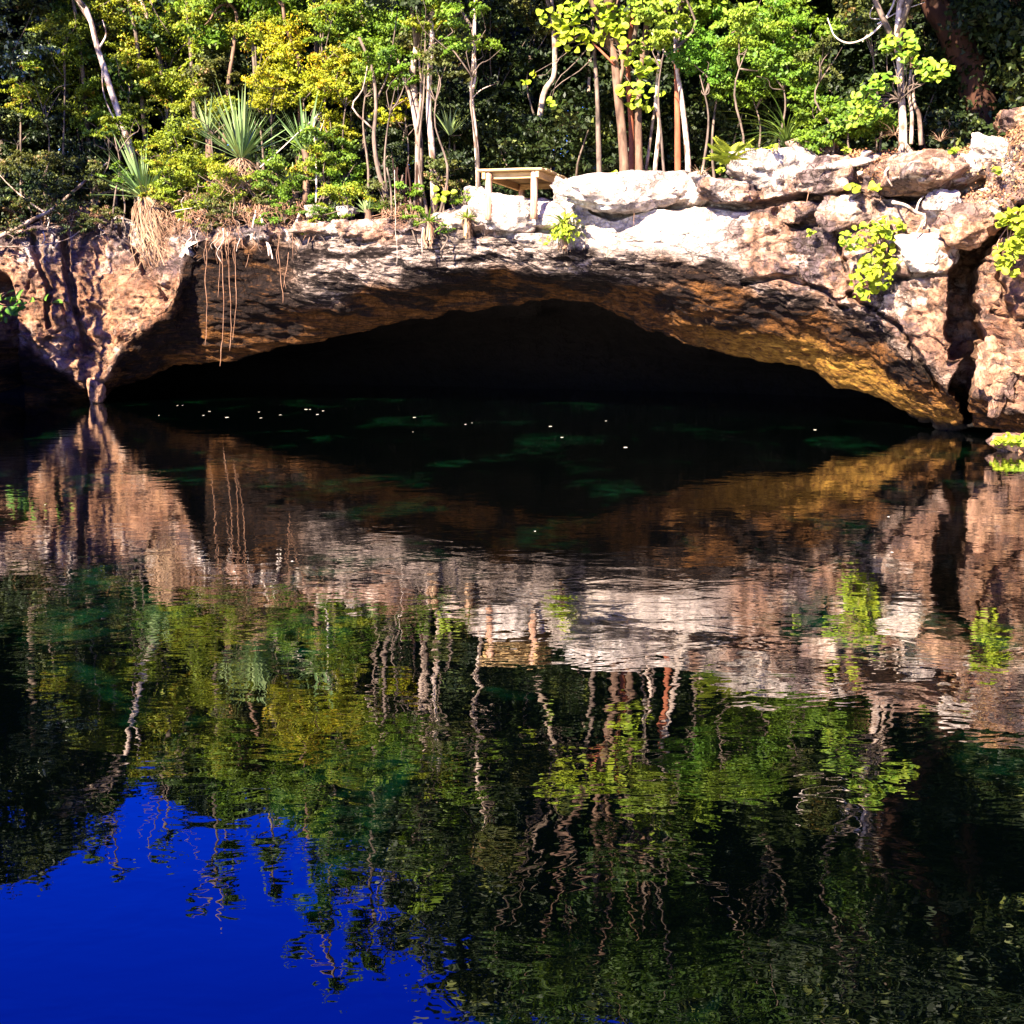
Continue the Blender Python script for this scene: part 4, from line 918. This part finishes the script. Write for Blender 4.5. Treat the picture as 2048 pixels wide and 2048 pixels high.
# bare twiggy thicket above the left cliff edge
for i, (u, v, w) in enumerate([(90, 420, 110), (470, 395, 90), (395, 405, 70)]):
    Y = float(Dface(u))+0.6; base = P(u, v+22, Y)
    t = thing('twig_thicket', ['tangle of bare twigs above the left buttress', 'tangle of dry twigs under the upright yucca', 'tangle of dry red twigs right of the straw skirt'][i], 'twigs', base)
    rg = np.random.default_rng(800+i)
    for k in range(16):
        a = np.array([rg.normal()*w*0.5, rg.normal()*25, rg.uniform(-30, 5)])*0.012; e_ = a+np.array([rg.normal()*0.5, rg.normal()*0.35, rg.uniform(0.0, 0.75)])
        V, F = limb(rg, a, e_, 0.012, 0.004, 0.2, 7); link('twig', mesh('twig', V, F, [M_ROOT, M_VINE, M_GREYBARK][k % 3], smooth=True), t)
    crown_obj(t, [(0, 0, 0.25, w*0.0125, 0.35, 0.3)], 500, 0.07, LM['brown'], 820+i)

# ------------------------------------------------------------------ deep background forest: four kinds, copied
def copy_tree(o, loc, rz, sc, label):
    c = o.copy(); COL.objects.link(c); c.location = loc; c.rotation_euler = (0, 0, rz); c.scale = (sc,)*3; c['label'] = label
    for ch in o.children:
        d_ = ch.copy(); COL.objects.link(d_); d_.parent = c
    return c
BG = []
for k in range(4):
    rg = np.random.default_rng(900+k); h = [9.5, 11, 10, 8.5][k]
    cl = [(0, 0, h*0.75, 1.7, 1.7, 1.9)]+[(rg.normal()*1.1, rg.normal()*1.1, h*rg.uniform(0.2, 1.0), rg.uniform(1.0, 1.6), rg.uniform(1.0, 1.6), rg.uniform(.7, 1.1)) for _ in range(12)]
    b0 = rim_point([-200, 700, 1250, 1900][k], 9)
    cl = [(c[0]+b0.x, c[1]+b0.y, c[2]+b0.z, *c[3:]) for c in cl]
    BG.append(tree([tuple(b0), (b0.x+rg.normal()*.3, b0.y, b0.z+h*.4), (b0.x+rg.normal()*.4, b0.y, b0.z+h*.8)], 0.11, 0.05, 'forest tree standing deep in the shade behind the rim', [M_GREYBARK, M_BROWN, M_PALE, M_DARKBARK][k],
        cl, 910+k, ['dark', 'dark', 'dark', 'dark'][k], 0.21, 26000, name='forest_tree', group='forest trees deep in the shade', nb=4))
rg = np.random.default_rng(77)
cnt = 0
for row, (back_, step) in enumerate([(7.0, 170), (11.0, 170), (16.0, 170), (23.0, 180)]):
    for u in np.arange(-420+row*60, 2560, step):
        uj = u+rg.uniform(-50, 50); bb = back_+rg.uniform(-1.2, 1.2)
        if 850 < uj < 1010: sc = rg.uniform(0.5, 0.7)
        elif uj < 1000: sc = [rg.uniform(0.72, 0.95), rg.uniform(0.75, 1.05), rg.uniform(0.7, 1.0), rg.uniform(0.75, 1.0)][row]
        else: sc = rg.uniform(1.0, 1.35)
        if 1610 < uj < 1740 and row < 3: sc *= 0.5
        copy_tree(BG[cnt % 4], rim_point(uj, bb), rg.uniform(0, 6.28), sc, 'forest tree standing deep in the shade behind the rim'); cnt += 1
# shaded understorey bushes behind the first row
UB = []
for k in range(3):
    rg2 = np.random.default_rng(950+k); b0 = rim_point([600, 1300, 1500][k], 5.5)
    t = thing('understorey_bush', 'dark understorey bush in the forest shade', 'shrub', b0, 'understorey bushes in the forest shade')
    cl = [(rg2.normal()*0.5, rg2.normal()*0.4, rg2.uniform(0.4, 2.0), 0.8, 0.7, 0.7) for _ in range(6)]
    for i in range(4):
        V, F = limb(rg2, (rg2.normal()*.1, rg2.normal()*.1, -0.1), cl[i][:3], 0.03, 0.01, 0.15); link('branch', mesh('branch', V, F, M_GREYBARK, smooth=True), t)
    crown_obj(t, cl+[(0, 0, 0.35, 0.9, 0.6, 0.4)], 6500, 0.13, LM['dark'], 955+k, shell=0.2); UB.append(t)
cnt = 0
for back_, step in [(3.6, 120), (5.5, 130), (8.5, 160)]:
    for u in np.arange(-250, 2400, step):
        uj = u+rg.uniform(-40, 40); bb = back_+rg.uniform(-.6, .6)
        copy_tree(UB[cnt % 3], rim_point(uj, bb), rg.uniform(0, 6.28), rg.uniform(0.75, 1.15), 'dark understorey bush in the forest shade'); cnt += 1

# ------------------------------------------------------------------ plants built leaf by leaf
def blade_mesh(name, L, w, mat, curl=0.15, n=7, fold=0.25):
    """strap leaf along +Z from the origin, bending towards +X"""
    s = np.linspace(0, 1, n); prof = np.minimum(1, 0.55+1.6*s)*np.clip((1-s)/0.55, 0.02, 1)**0.8
    x = curl*L*s**2; z = L*s*(1-0.25*curl*s)
    V = []
    for i in range(n):
        V += [(x[i], -w/2*prof[i], z[i]), (x[i]-fold*w*prof[i]*0.5, 0, z[i]), (x[i], w/2*prof[i], z[i])]
    F = [];
    for i in range(n-1):
        for k in (0, 1): F.append((3*i+k, 3*i+k+1, 3*i+4+k, 3*i+3+k))
    return mesh(name, np.array(V), np.array(F), mat, smooth=True)
def place_blade(me, parent, az, tilt, sc=1.0, twist=0.0, off=(0, 0, 0), name='leaf'):
    o = link(name, me, parent, off)
    o.rotation_euler = (Matrix.Rotation(az, 3, 'Z')@Matrix.Rotation(tilt, 3, 'Y')@Matrix.Rotation(twist, 3, 'Z')).to_euler()
    o.scale = (sc, sc, sc); return o
def strands(rg, n, L, spread, flare, r=0.012):
    ps = []
    for i in range(n):
        a = rg.uniform(0, 6.28); q = rg.random()**0.5
        x0, y0 = math.cos(a)*0.08, math.sin(a)*0.08; l = L*rg.uniform(0.55, 1.0)
        x1, y1 = math.cos(a)*flare*q, math.sin(a)*flare*q
        pts = spline([(x0, y0, 0.02), (x1*0.8+rg.normal()*.02, y1*0.8, -0.18*l), (x1*1.0+rg.normal()*spread, y1, -0.6*l), (x1*0.85+rg.normal()*spread*1.5, y1, -l)], 7)
        w = r*rg.uniform(0.6, 1.5); d2 = np.array([math.cos(a+1.57), math.sin(a+1.57), 0])
        V = np.vstack([pts-d2*w, pts+d2*w]); k = np.arange(6)
        ps.append((V, [np.stack([k, k+1, k+8, k+7], -1)]))
    return merge(ps)
def yucca(u, v, dY, nleaf, L, label, seed, az0=0.0, tmin=0.05, tmax=1.1, skirt=None, lean=(0, 0), stem=0.0):
    p = P(u, v, float(Dface(u))+dY); t = thing('yucca', label, 'yucca', p)
    rg = np.random.default_rng(seed)
    ms = [blade_mesh('leaf', L*q, 0.070*q**0.5, M_YUCCA, c) for q, c in ((1.0, 0.04), (0.88, 0.08), (0.72, 0.14))]
    for i in range(nleaf):
        az = i*2.39996+rg.uniform(-.2, .2); tl = tmin+(tmax-tmin)*((i+0.5)/nleaf)**1.15+rg.normal()*0.10
        o = place_blade(ms[int(rg.integers(3))], t, az, tl, rg.uniform(0.62, 1.1), rg.uniform(-.5, .5), (math.cos(az)*0.04, math.sin(az)*0.04, rg.uniform(-.03, .05)))
    t.rotation_euler = (lean[0], lean[1], 0)
    V, F = tube(spline([(0, 0, -0.5-stem), (0.03, 0.02, -0.2), (0, 0, 0.08)], 7), np.linspace(0.09, 0.075, 7), 9, seed, 0.2)
    link('stem', mesh('stem', V, F, M_BROWN, smooth=True), t)
    if skirt:
        V, F = strands(rg, *skirt); o = link('dry_skirt', mesh('dry_skirt', V, F, M_STRAW), t); o['kind'] = 'stuff'; o['label'] = 'hanging skirt of dry straw coloured leaves'
    return t
yucca(290, 395, 0.10, 64, 1.65, 'leftmost yucca with a long hanging skirt of straw coloured leaves', 401, tmin=0.02, tmax=1.25, skirt=(420, 1.7, 0.16, 0.50, 0.006), lean=(0.05, -0.22))
yucca(482, 318, 0.25, 78, 1.80, 'largest yucca with tall upright blades above the cave', 403, tmin=0.02, tmax=1.2, skirt=(170, 0.9, 0.22, 0.5, 0.006), stem=0.5)
yucca(610, 305, 0.5, 40, 1.25, 'smaller yucca right of the tallest one, behind thin twigs', 405, tmin=0.05, tmax=1.0, stem=0.6)
yucca(588, 368, 0.45, 26, 0.75, 'small yucca with spreading dark blades at the cliff edge', 407, tmin=0.4, tmax=1.5)
yucca(415, 270, 1.2, 20, 1.0, 'yucca partly hidden left behind the largest one', 409, tmin=0.05, tmax=0.8, stem=0.8)
yucca(735, 425, 0.30, 22, 0.42, 'tiny spiky plant at the foot of the bent trunk', 411, tmin=0.2, tmax=1.3)
def rosette(name, u, v, dY, n, L, w, label, cat, seed, mat, tmin, tmax, curl=0.35, base_mat=None, drop=0.3):
    p = P(u, v, float(Dface(u))+dY); t = thing(name, label, cat, p); rg = np.random.default_rng(seed)
    ms = [blade_mesh('leaf', L*q, w, mat, curl*c) for q, c in ((1.0, 1.0), (0.85, 1.3), (0.7, 0.8))]
    for i in range(n):
        az = i*2.39996; tl = tmin+(tmax-tmin)*((i+.5)/n)**0.7+rg.uniform(-.08, .08)
        place_blade(ms[int(rg.integers(3))], t, az, tl, rg.uniform(.8, 1.1), rg.uniform(-.3, .3), (math.cos(az)*0.02, math.sin(az)*0.02, 0))
    if base_mat is not None:
        V, F = strands(rg, 36, drop*1.4, 0.02, 0.12, 0.016); o = link('dry_base', mesh('dry_base', V, F, base_mat), t); o['kind'] = 'stuff'
    return t
t = rosette('bromeliad', 858, 445, -0.22, 26, 0.46, 0.05, 'green bromeliad with a dry brown base hanging over the rim', 'bromeliad', 421, M_BROM, 0.15, 1.5, base_mat=M_STRAW, drop=0.38)
V, F = tube(spline([(-0.12, -0.02, -0.1), (-0.15, -0.03, -0.35), (-0.14, -0.03, -0.68)], 7), np.linspace(0.018, 0.012, 7), 6); link('white_stalk', mesh('white_stalk', V, F, M_WHITE, smooth=True), t)
rosette('bromeliad', 934, 438, -0.15, 22, 0.40, 0.045, 'green bromeliad just left of the boulder under the table', 'bromeliad', 423, M_BROM, 0.2, 1.5, base_mat=M_STRAW, drop=0.28)
rosette('bromeliad', 758, 418, 0.2, 16, 0.30, 0.04, 'small pale bromeliad left of the dark roots', 'bromeliad', 425, M_BROM, 0.2, 1.4)
rosette('long_grass', 1572, 285, 1.3, 70, 1.25, 0.030, 'clump of long arching grass blades behind the white rocks', 'grass', 427, M_GRASSB, 0.03, 0.9, curl=0.75)
rosette('agave', 900, 270, 2.0, 20, 0.85, 0.06, 'shaded yucca between the white trunks left of the table', 'yucca', 429, M_YUCCA, 0.05, 0.9, curl=0.1)
rosette('grass_tuft', 1400, 352, 0.05, 26, 0.34, 0.022, 'dry yellow grass tuft on the rim right of the longest slab', 'grass', 431, M_STRAW, 0.1, 1.1)
rosette('grass_tuft', 1035, 402, -0.10, 14, 0.20, 0.014, 'tiny yellow grass tuft beneath the table', 'grass', 433, M_FERN, 0.1, 0.9)
rosette('grass_tuft', 1790, 270, -0.5, 26, 0.42, 0.016, 'dry hanging grass left of the white tree foot', 'grass', 435, M_STRAW, 0.2, 1.6)
rosette('bromeliad', 1128, 448, -0.34, 64, 0.52, 0.05, 'leafy yellow green clump hanging on the white face below the table', 'bromeliad', 437, M_BROM, 0.2, 2.2, curl=0.5, base_mat=M_STRAW, drop=0.4)
rosette('grass_tuft', 1880, 282, -0.4, 16, 0.30, 0.014, 'thin reddish grass tuft behind the layered slab', 'grass', 439, M_STRAW, 0.1, 1.0)
# curtains of dry leaves and rootlets over the left rim
M_DRYB = simple('dry_brown_fibre', (0.13, 0.06, 0.035), (0.40, 0.23, 0.14), 9, (1, 1, 0.15), obj=False)
for i, (u, v, n_, L_, fl, lab) in enumerate([(352, 432, 90, 0.55, 0.35, 'dry fibres hanging over the rim right of the straw skirt'), (420, 425, 110, 0.6, 0.45, 'dry brown fibres hanging over the rim left of the pale roots'), (505, 415, 120, 0.7, 0.4, 'dry fibres hanging over the rim beneath the largest yucca'), (570, 412, 80, 0.5, 0.35, 'dry fibres hanging over the rim at the small feathery shrub'), (170, 420, 110, 0.5, 0.5, 'dry fibres hanging over the left cliff top'), (800, 425, 60, 0.35, 0.3, 'dry fibres at the foot of the dark aerial roots')]):
    t = thing('dry_fibres', lab, 'dry plant', P(u, v, float(Dface(u))+0.05)); rg = np.random.default_rng(480+i)
    ps = []
    for q in range(n_//2):
        x0 = rg.uniform(-fl, fl)*1.3; l_ = L_*rg.uniform(0.15, 1.0)**1.4+0.08; y0 = rg.uniform(-.12, .05)
        pts = spline([(x0, y0, rg.uniform(0, .12)), (x0+rg.normal()*.05, y0-.06, -0.25*l_), (x0+rg.normal()*.12, y0-.05, -0.6*l_), (x0+rg.normal()*.18, y0-.02, -l_)], 8)
        ps.append(tube(pts, np.linspace(rg.uniform(.004, .011), .003, 8), 4))
    V, F = merge(ps); o = link('strands', mesh('strands', V, F, [M_DRYB, M_VINE][i % 2]), t); o['kind'] = 'stuff'
    crown_obj(t, [(0, 0, 0.0, fl*1.2, 0.2, 0.18)], 260, 0.055, LM['brown'], 490+i)
# fern: fronds with pinnae
def frond_mesh(L, n=15):
    parts = []; s = np.linspace(0, 1, n+2)
    cx = 0.35*L*s**2; cz = L*s*(1-0.12*s)
    sp = np.stack([cx, 0*s, cz], -1)
    parts.append(tube(sp, np.linspace(0.006, 0.002, n+2), 4))
    for i in range(1, n+1):
        pl = L*0.24*math.sin(math.pi*(0.12+0.85*i/(n+1)))
        for sd in (-1, 1):
            b = sp[i]; tip = b+np.array([0.03, sd*pl, pl*0.35]); m_ = (b+tip)/2
            parts.append((np.array([b-[0, 0, .012], m_-[0, 0, .022], tip, m_+[0, 0, .022]]), [np.array([[0, 1, 2, 3]])]))
    V, F = merge(parts); return mesh('frond', V, F, M_FERN)
fm = [frond_mesh(0.75), frond_mesh(0.6), frond_mesh(0.5)]
def fern(u, v, dY, n, label, seed, sc=1.0):
    t = thing('fern', label, 'fern', P(u, v, float(Dface(u))+dY)); rg = np.random.default_rng(seed)
    for i in range(n): place_blade(fm[i % 3], t, i*2.4+rg.uniform(-.3, .3), rg.uniform(0.2, 1.15), sc*rg.uniform(.8, 1.1), rg.uniform(-.3, .3), name='frond')
fern(1467, 330, 0.0, 34, 'bright yellow green fern on the rim right of the thin trunks', 441)
fern(1500, 335, 0.25, 8, 'smaller fern half behind the bright one', 443, 0.6)

# round leaved plants (each leaf an object)
def round_leaf(name, r, mat, long=1.15):
    an = np.linspace(0, 2*np.pi, 11)[:-1]
    V = [(0, 0, 0)]+[(math.cos(a)*r*long, math.sin(a)*r*(1-0.12*math.cos(a)), 0.42*r*abs(math.sin(a))-0.30*r*math.cos(a)**2*(1 if math.cos(a) > 0 else 0.3)) for a in an]
    F = np.array([(0, i+1, (i+1) % 10+1) for i in range(10)])
    return mesh(name, np.array(V), F, mat, smooth=True)
RL = [round_leaf('leaf', .085, M_LIMEOBJ), round_leaf('leaf', .07, M_LIMEOBJ), round_leaf('leaf', .055, M_LIMEOBJ)]
RG = [round_leaf('leaf', .095, M_GRNOBJ, 1.5), round_leaf('leaf', .075, M_GRNOBJ, 1.6), round_leaf('leaf', .065, M_GRNOBJ, 1.4)]
def leaf_plant(name, label, cat, u, v, dY, spots, n, seed, meshes, sc=1.0, stem_mat=None, parent=None, face=0.7):
    """spots: pixel ellipses (u, v, ru, rv) where leaves sit; stems run from the root (u, v) to them"""
    rg = np.random.default_rng(seed); Y = float(Dface(u))+dY; base = P(u, v, Y)
    t = parent or thing(name, label, cat, base); b = Vector(t.location)
    w = np.array([s[2]*s[3] for s in spots], float); w /= w.sum()
    for s in spots:
        for k in range(2):
            e_ = P(s[0]+rg.normal()*s[2]*.4, s[1]+rg.normal()*s[3]*.4, Y-0.05)-b
            V, F = limb(rg, tuple(base-b), tuple(e_), 0.012, 0.005, 0.12, 8); link('stem', mesh('stem', V, F, stem_mat or M_VINE, smooth=True), t)
    for i in range(n):
        s = spots[int(rg.choice(len(spots), p=w))]
        a = rg.uniform(0, 6.28); q = rg.random()**0.5
        p = P(s[0]+math.cos(a)*q*s[2], s[1]+math.sin(a)*q*s[3], Y+rg.uniform(-.28, .04)-(1-q)*.15)
        o = link('leaf', meshes[int(rg.integers(3))], t, p-b)
        nv = Vector((rg.normal()*.45-.25, rg.normal()*.35-face, 0.75+rg.normal()*.35)).normalized()
        o.rotation_euler = (nv.to_track_quat('Z', 'X')@Quaternion((0, 0, 1), rg.uniform(0, 6.28))).to_euler()
        k = sc*rg.uniform(.75, 1.15); o.scale = (k, k, k)
    return t
leaf_plant('hanging_vine', 'lime green round leaved vine hanging on the right rock face', 'vine', 1775, 430, -0.22,
           [(1770, 455, 40, 22), (1740, 475, 60, 28), (1700, 490, 25, 18), (1760, 520, 45, 30), (1735, 560, 40, 28), (1750, 545, 40, 40), (1728, 590, 22, 14)], 290, 451, RL, 0.72)
leaf_plant('hanging_vine', 'lime green round leaved vine at the right edge beyond the fissure', 'vine', 2040, 420, -0.25,
           [(2005, 440, 20, 12), (2035, 440, 30, 25), (2040, 490, 30, 25), (2010, 510, 25, 25), (2015, 540, 20, 18), (2050, 460, 30, 50)], 200, 453, RL, 0.75)
leaf_plant('waterline_plant', 'yellow green plant on the low rock at the right waterline', 'plant', 2030, 886, -1.15,
           [(2000, 882, 18, 10), (2030, 878, 28, 12), (2055, 884, 25, 14)], 60, 455, RL, 0.65)
leaf_plant('leafy_branch', 'branch with large green leaves reaching in at the left edge', 'branch', -60, 620, -0.6,
           [(20, 590, 22, 16), (10, 628, 22, 14), (35, 618, 20, 14), (75, 605, 40, 12)], 30, 457, RG, 1.0)
leaf_plant('seedling', 'small round leaved plant left of the table', 'plant', 893, 400, 0.3, [(890, 385, 22, 14), (880, 398, 12, 8)], 15, 459, RL, 0.95)
leaf_plant('seedling', 'pair of bright leaf sprigs in the crack under the lichen covered boulder', 'plant', 1735, 385, -0.15, [(1708, 375, 14, 7), (1752, 372, 12, 9)], 18, 461, RL, 0.75)
leaf_plant('leafy_clump', 'round leaved plant at the bottom of the clump on the white face', 'plant', 1120, 470, -0.42, [(1090, 485, 18, 10), (1110, 478, 18, 12), (1130, 462, 28, 22), (1140, 440, 20, 18)], 60, 463, RL, 0.62)
for i, (u, v, lab) in enumerate([(1440, 345, 'bright seedling on the flat pale rock left of the fern'), (1545, 300, 'bright seedling behind the white sunlit rock'), (1905, 305, 'green seedling on the right end of the layered slab'), (1225, 352, 'tiny seedling at the foot of the thick dark brown trunk'), (1995, 345, 'green seedling among the loose stones'), (985, 420, 'tiny seedling on the boulder under the table'), (1620, 470, 'tiny seedling in the hollow below the wedged rock'), (1690, 305, 'green seedling left of the layered slab')]):
    leaf_plant('seedling', lab, 'plant', u, v+6, 0.0, [(u, v-4, 10, 7)], 11, 700+i, RL, 0.5, face=0.5)
# the sea grape like tree with big round leaves
rt = tree([gpt(1200, 1.8), tuple(P(1195, 200, 26)), tuple(P(1190, 120, 26)), tuple(P(1185, 40, 26))], 0.06, 0.03, 'tree with big round lime leaves right of the table', M_GREYBARK, [], 465, name='round_leaved_tree')
leaf_plant('', '', '', 1190, 80, 1.2, [(1180, 45, 75, 45), (1120, 30, 45, 30), (1235, 30, 50, 35), (1150, 80, 50, 22), (1290, 130, 32, 18), (1245, 118, 20, 10), (1280, 190, 48, 32), (1300, 140, 30, 20), (1240, 90, 20, 12), (1060, 158, 22, 14), (1105, 205, 14, 10)], 295, 467, RL, 1.0, parent=rt, stem_mat=M_GREYBARK)
wt = leaf_plant('leafy_sapling', 'sapling with broad lime leaves beside the white tree', 'sapling', 1800, 200, 0.05,
           [(1800, 90, 38, 30), (1775, 85, 22, 14), (1815, 115, 20, 12), (1865, 140, 42, 22), (1850, 150, 20, 14), (1770, 160, 30, 14), (1745, 175, 35, 18), (1725, 200, 30, 18), (1735, 225, 40, 16), (1690, 245, 30, 14)], 280, 469,
           [round_leaf('leaf', .075, M_MIDOBJ, 1.3), round_leaf('leaf', .06, M_MIDOBJ, 1.3), round_leaf('leaf', .065, M_MIDOBJ, 1.2)], 0.72, stem_mat=M_GREYBARK)

# ------------------------------------------------------------------ dead branches, roots, vines
def wood(name, label, cat, segs, mat, dYref):
    Y0 = float(Dface(dYref[0]))+dYref[1]
    first = segs[0][0][0]; base = P(first[0], first[1], Y0+(first[2] if len(first) > 2 else 0)); t = thing(name, label, cat, base)
    for k, (pts, r0, r1) in enumerate(segs):
        q = [P(p[0], p[1], Y0+(p[2] if len(p) > 2 else 0))-base for p in pts]
        sp = spline(q, 26); sp = sp+(0.035 if name == 'hanging_vine' else 0.02)*np.stack([fbm(sp*4+k, 3, 3), 0*sp[:, 0], 0*sp[:, 0]], -1)*np.linspace(0, 1, 26)[:, None]
        V, F = tube(sp, np.linspace(r0, r1, 26), 7, k+3, 0.3); link('limb' if k == 0 else 'twig', mesh('limb', V, F, mat, smooth=True), t)
    return t
wood('fallen_branch', 'long fallen branch lying diagonally over the left cliff top', 'branch', [([(-30, 488, -.4), (60, 442, -.2), (110, 415, 0), (150, 380, .1), (215, 325, .3)], 0.06, 0.025), ([(-10, 493, -.5), (70, 492, -.5), (130, 480, -.5), (160, 462, -.4)], 0.018, 0.008), ([(90, 425, -.1), (60, 405, 0), (20, 372, .1), (0, 350, .2)], 0.025, 0.01)], M_PALE, (90, 0.2))
wood('dead_branch', 'bare pale branch curving down in front of the top right foliage', 'branch', [([(1795, -25, 0), (1785, 12), (1760, 52), (1728, 78), (1695, 86), (1668, 70), (1656, 36)], 0.022, 0.010), ([(1760, 38), (1742, 36), (1742, 22), (1750, 8)], 0.010, 0.005), ([(1755, 48), (1800, 22), (1850, 5)], 0.012, 0.006), ([(1735, 70), (1728, 78), (1726, 84)], 0.008, 0.005)], M_ROOT, (1750, 0.2))
wood('dead_root', 'forked white dead root lying on the right rock face', 'root', [([(1784, 404, -.3), (1810, 410, -.4), (1832, 424, -.4), (1850, 432, -.4), (1848, 452, -.45)], 0.030, 0.018), ([(1832, 424, -.4), (1838, 405, -.4), (1848, 392, -.35)], 0.026, 0.012), ([(1848, 440, -.45), (1836, 462, -.45), (1834, 475, -.4)], 0.018, 0.010)], M_WHITE, (1830, 0.0))
wood('hanging_root', 'pale forked root hanging below the largest yucca', 'root', [([(520, 430, 0), (530, 460), (533, 480), (538, 512)], 0.030, 0.020), ([(530, 470), (540, 495), (545, 518)], 0.02, 0.012), ([(512, 420), (505, 455), (500, 480)], 0.028, 0.016)], M_ROOT, (520, 0.02))
wood('hanging_root', 'pale root hanging right of the forked one', 'root', [([(600, 425, .1), (588, 455), (574, 482)], 0.03, 0.018)], M_ROOT, (590, 0.02))
wood('twig_branch', 'thin bare branch rising right of the largest yucca', 'branch', [([(520, 335, 0), (560, 300), (600, 262), (642, 225)], 0.016, 0.006), ([(632, 405), (633, 350), (630, 290), (628, 255), (636, 228)], 0.022, 0.010), ([(630, 290), (642, 258), (648, 240)], 0.010, 0.004)], M_ROOT, (600, 0.25))
VN = [([(414, 508), (410, 560), (413, 610), (411, 690)], 'leftmost long hanging vine at the left of the cave', 0.012), ([(438, 505), (439, 550), (435, 595)], 'short faint vine right of the leftmost one', 0.008),
      ([(446, 566), (447, 620), (444, 680), (441, 732)], 'lowest reaching hanging vine above the dark cave', 0.012), ([(459, 572), (461, 610), (462, 660), (460, 702)], 'hanging vine in the middle of the three close ones', 0.011),
      ([(472, 590), (470, 630), (464, 680)], 'rightmost of the three close hanging vines', 0.011), ([(559, 470), (558, 520), (564, 575), (565, 606)], 'long strand of the Y shaped hanging vine', 0.012),
      ([(577, 505), (573, 540), (566, 575)], 'short strand of the Y shaped hanging vine', 0.009), ([(789, 340), (791, 430), (794, 530)], 'thin straight vine string hanging below the bent trunk', 0.008),
      ([(498, 508), (494, 525), (491, 535)], 'tiny vine curl near the cave top', 0.008), ([(1268, 410), (1268, 450)], 'thin rootlet hanging under the longest white slab', 0.008),
      ([(1616, 345), (1617, 385), (1612, 420)], 'pale rootlet hanging from the lichen covered boulder', 0.010), ([(1640, 420), (1637, 455)], 'thin rootlet below the small wedged rock', 0.007)]
for i, (pts, lab, r) in enumerate(VN):
    u0 = pts[0][0]
    bk = -0.08 if i < 9 else -0.25
    if i < 7 and i != 6: pts = [(u0+3, 455), (u0-2, 490)]+[p for p in pts if p[1] > 500]
    ex = [] if i > 6 else [([(pts[1][0], pts[1][1], 0), (pts[1][0]-4, pts[1][1]+18, 0), (pts[1][0]-2, pts[1][1]+38, 0)], r*.45, r*.3)] if len(pts) > 2 else []
    wood('hanging_vine', lab, 'vine', [([(p[0], p[1], 0) for p in pts], r*0.6, r*0.5)]+ex, M_VINE if i != 7 else M_ROOT, (u0, bk))
# tangle of thin rootlets along the left rim
rg = np.random.default_rng(31)
for i in range(30):
    u = rg.uniform(362, 640) if i < 22 else rg.uniform(60, 250); v0 = float(Rim(u))+rg.uniform(4, 14); L_ = rg.uniform(18, 70)*rg.random()+14
    Y = float(Dface(u))-rg.uniform(0.05, 0.25); b0 = P(u, v0, Y); t = thing('rootlet', 'thin kinked rootlet hanging from the rim beneath the left vegetation', 'root', b0, 'thin rootlets hanging from the left rim')
    q = [b0-b0, P(u+rg.normal()*6, v0+L_*.35, Y)-b0, P(u+rg.normal()*8, v0+L_*.7, Y)-b0, P(u+rg.normal()*9, v0+L_, Y)-b0]; r = rg.uniform(0.004, 0.013)
    sp = spline(q, 16); V, F = tube(sp, np.linspace(r, r*.4, 16), 5, i, .4); link('strand', mesh('strand', V, F, [M_VINE, M_ROOT, M_GREYBARK][i % 3], smooth=True), t)
    if i % 2 == 0:
        V, F = limb(rg, sp[6], sp[6]+np.array([rg.normal()*.12, 0, -rg.uniform(.08, .3)]), r*.6, r*.3, .2, 6); link('side_strand', mesh('side_strand', V, F, M_VINE, smooth=True), t)
# dark aerial roots in front of the pale forked trunk
ar = thing('aerial_roots', 'cluster of dark aerial roots below the forked pale trunk', 'roots', P(812, 440, 27.0))
rg = np.random.default_rng(5)
for k in range(11):
    u = 782+k*5.6+rg.normal()*2; q = [P(u+rg.normal()*5, 330+rg.uniform(-15, 25), 27.1)-ar.location, P(u+rg.normal()*4, 380, 27.0)-ar.location, P(u+rg.normal()*3, 445, 26.9)-ar.location]
    V, F = tube(spline(q, 10), np.linspace(0.018, 0.028, 10), 6, k, .2); link('root', mesh('root', V, F, [M_DARKBARK, M_GREYBARK][k % 4 == 0], smooth=True), ar)

# ------------------------------------------------------------------ leaves floating on the water
FL = [(355, 811, 5), (365, 811, 4), (407, 831, 6), (419, 823, 7), (454, 835, 10), (518, 824, 5), (522, 836, 7), (561, 830, 6), (612, 819, 9), (620, 819, 6), (635, 829, 8), (646, 822, 6), (829, 835, 9), (931, 849, 6), (944, 846, 4), (826, 864, 4), (1101, 853, 9), (1124, 875, 8), (1212, 842, 6), (1251, 895, 10), (1630, 860, 8), (584, 1123, 7), (90, 1010, 4), (1777, 1034, 6), (1784, 1105, 8), (318, 831, 4), (1070, 1063, 5)]
an = np.linspace(0, 2*np.pi, 9)[:-1]
FM = []
for k in range(3):
    V = [(math.cos(a)*1.0, math.sin(a)*(0.55+.1*k), 0.03*math.cos(2*a)+0.05) for a in an]+[(math.cos(a)*0.95, math.sin(a)*(0.5+.1*k), -0.05) for a in an]
    i = np.arange(8); FM.append(mesh('floating_leaf', np.array(V), [np.stack([i, (i+1) % 8, (i+1) % 8+8, i+8], -1), np.arange(8)[None, :], np.arange(15, 7, -1)[None, :]], M_FLOAT))
for i, (u, v, s) in enumerate(FL):
    dep = math.radians(9)-math.atan((1024-v)/FPX); Y = HCAM/math.tan(dep)
    p = P(u, v, Y); o = link('floating_leaf', FM[i % 3], None, (p.x, p.y, 0.003)); k = s*Y/FPX*0.38
    o.scale = (k, k*2.2, k*0.5); o.rotation_euler = (0, 0, rs.uniform(-.4, .4))
    tag(o, 'small pale leaf floating on the dark water', 'leaf', 'pale leaves floating on the water')
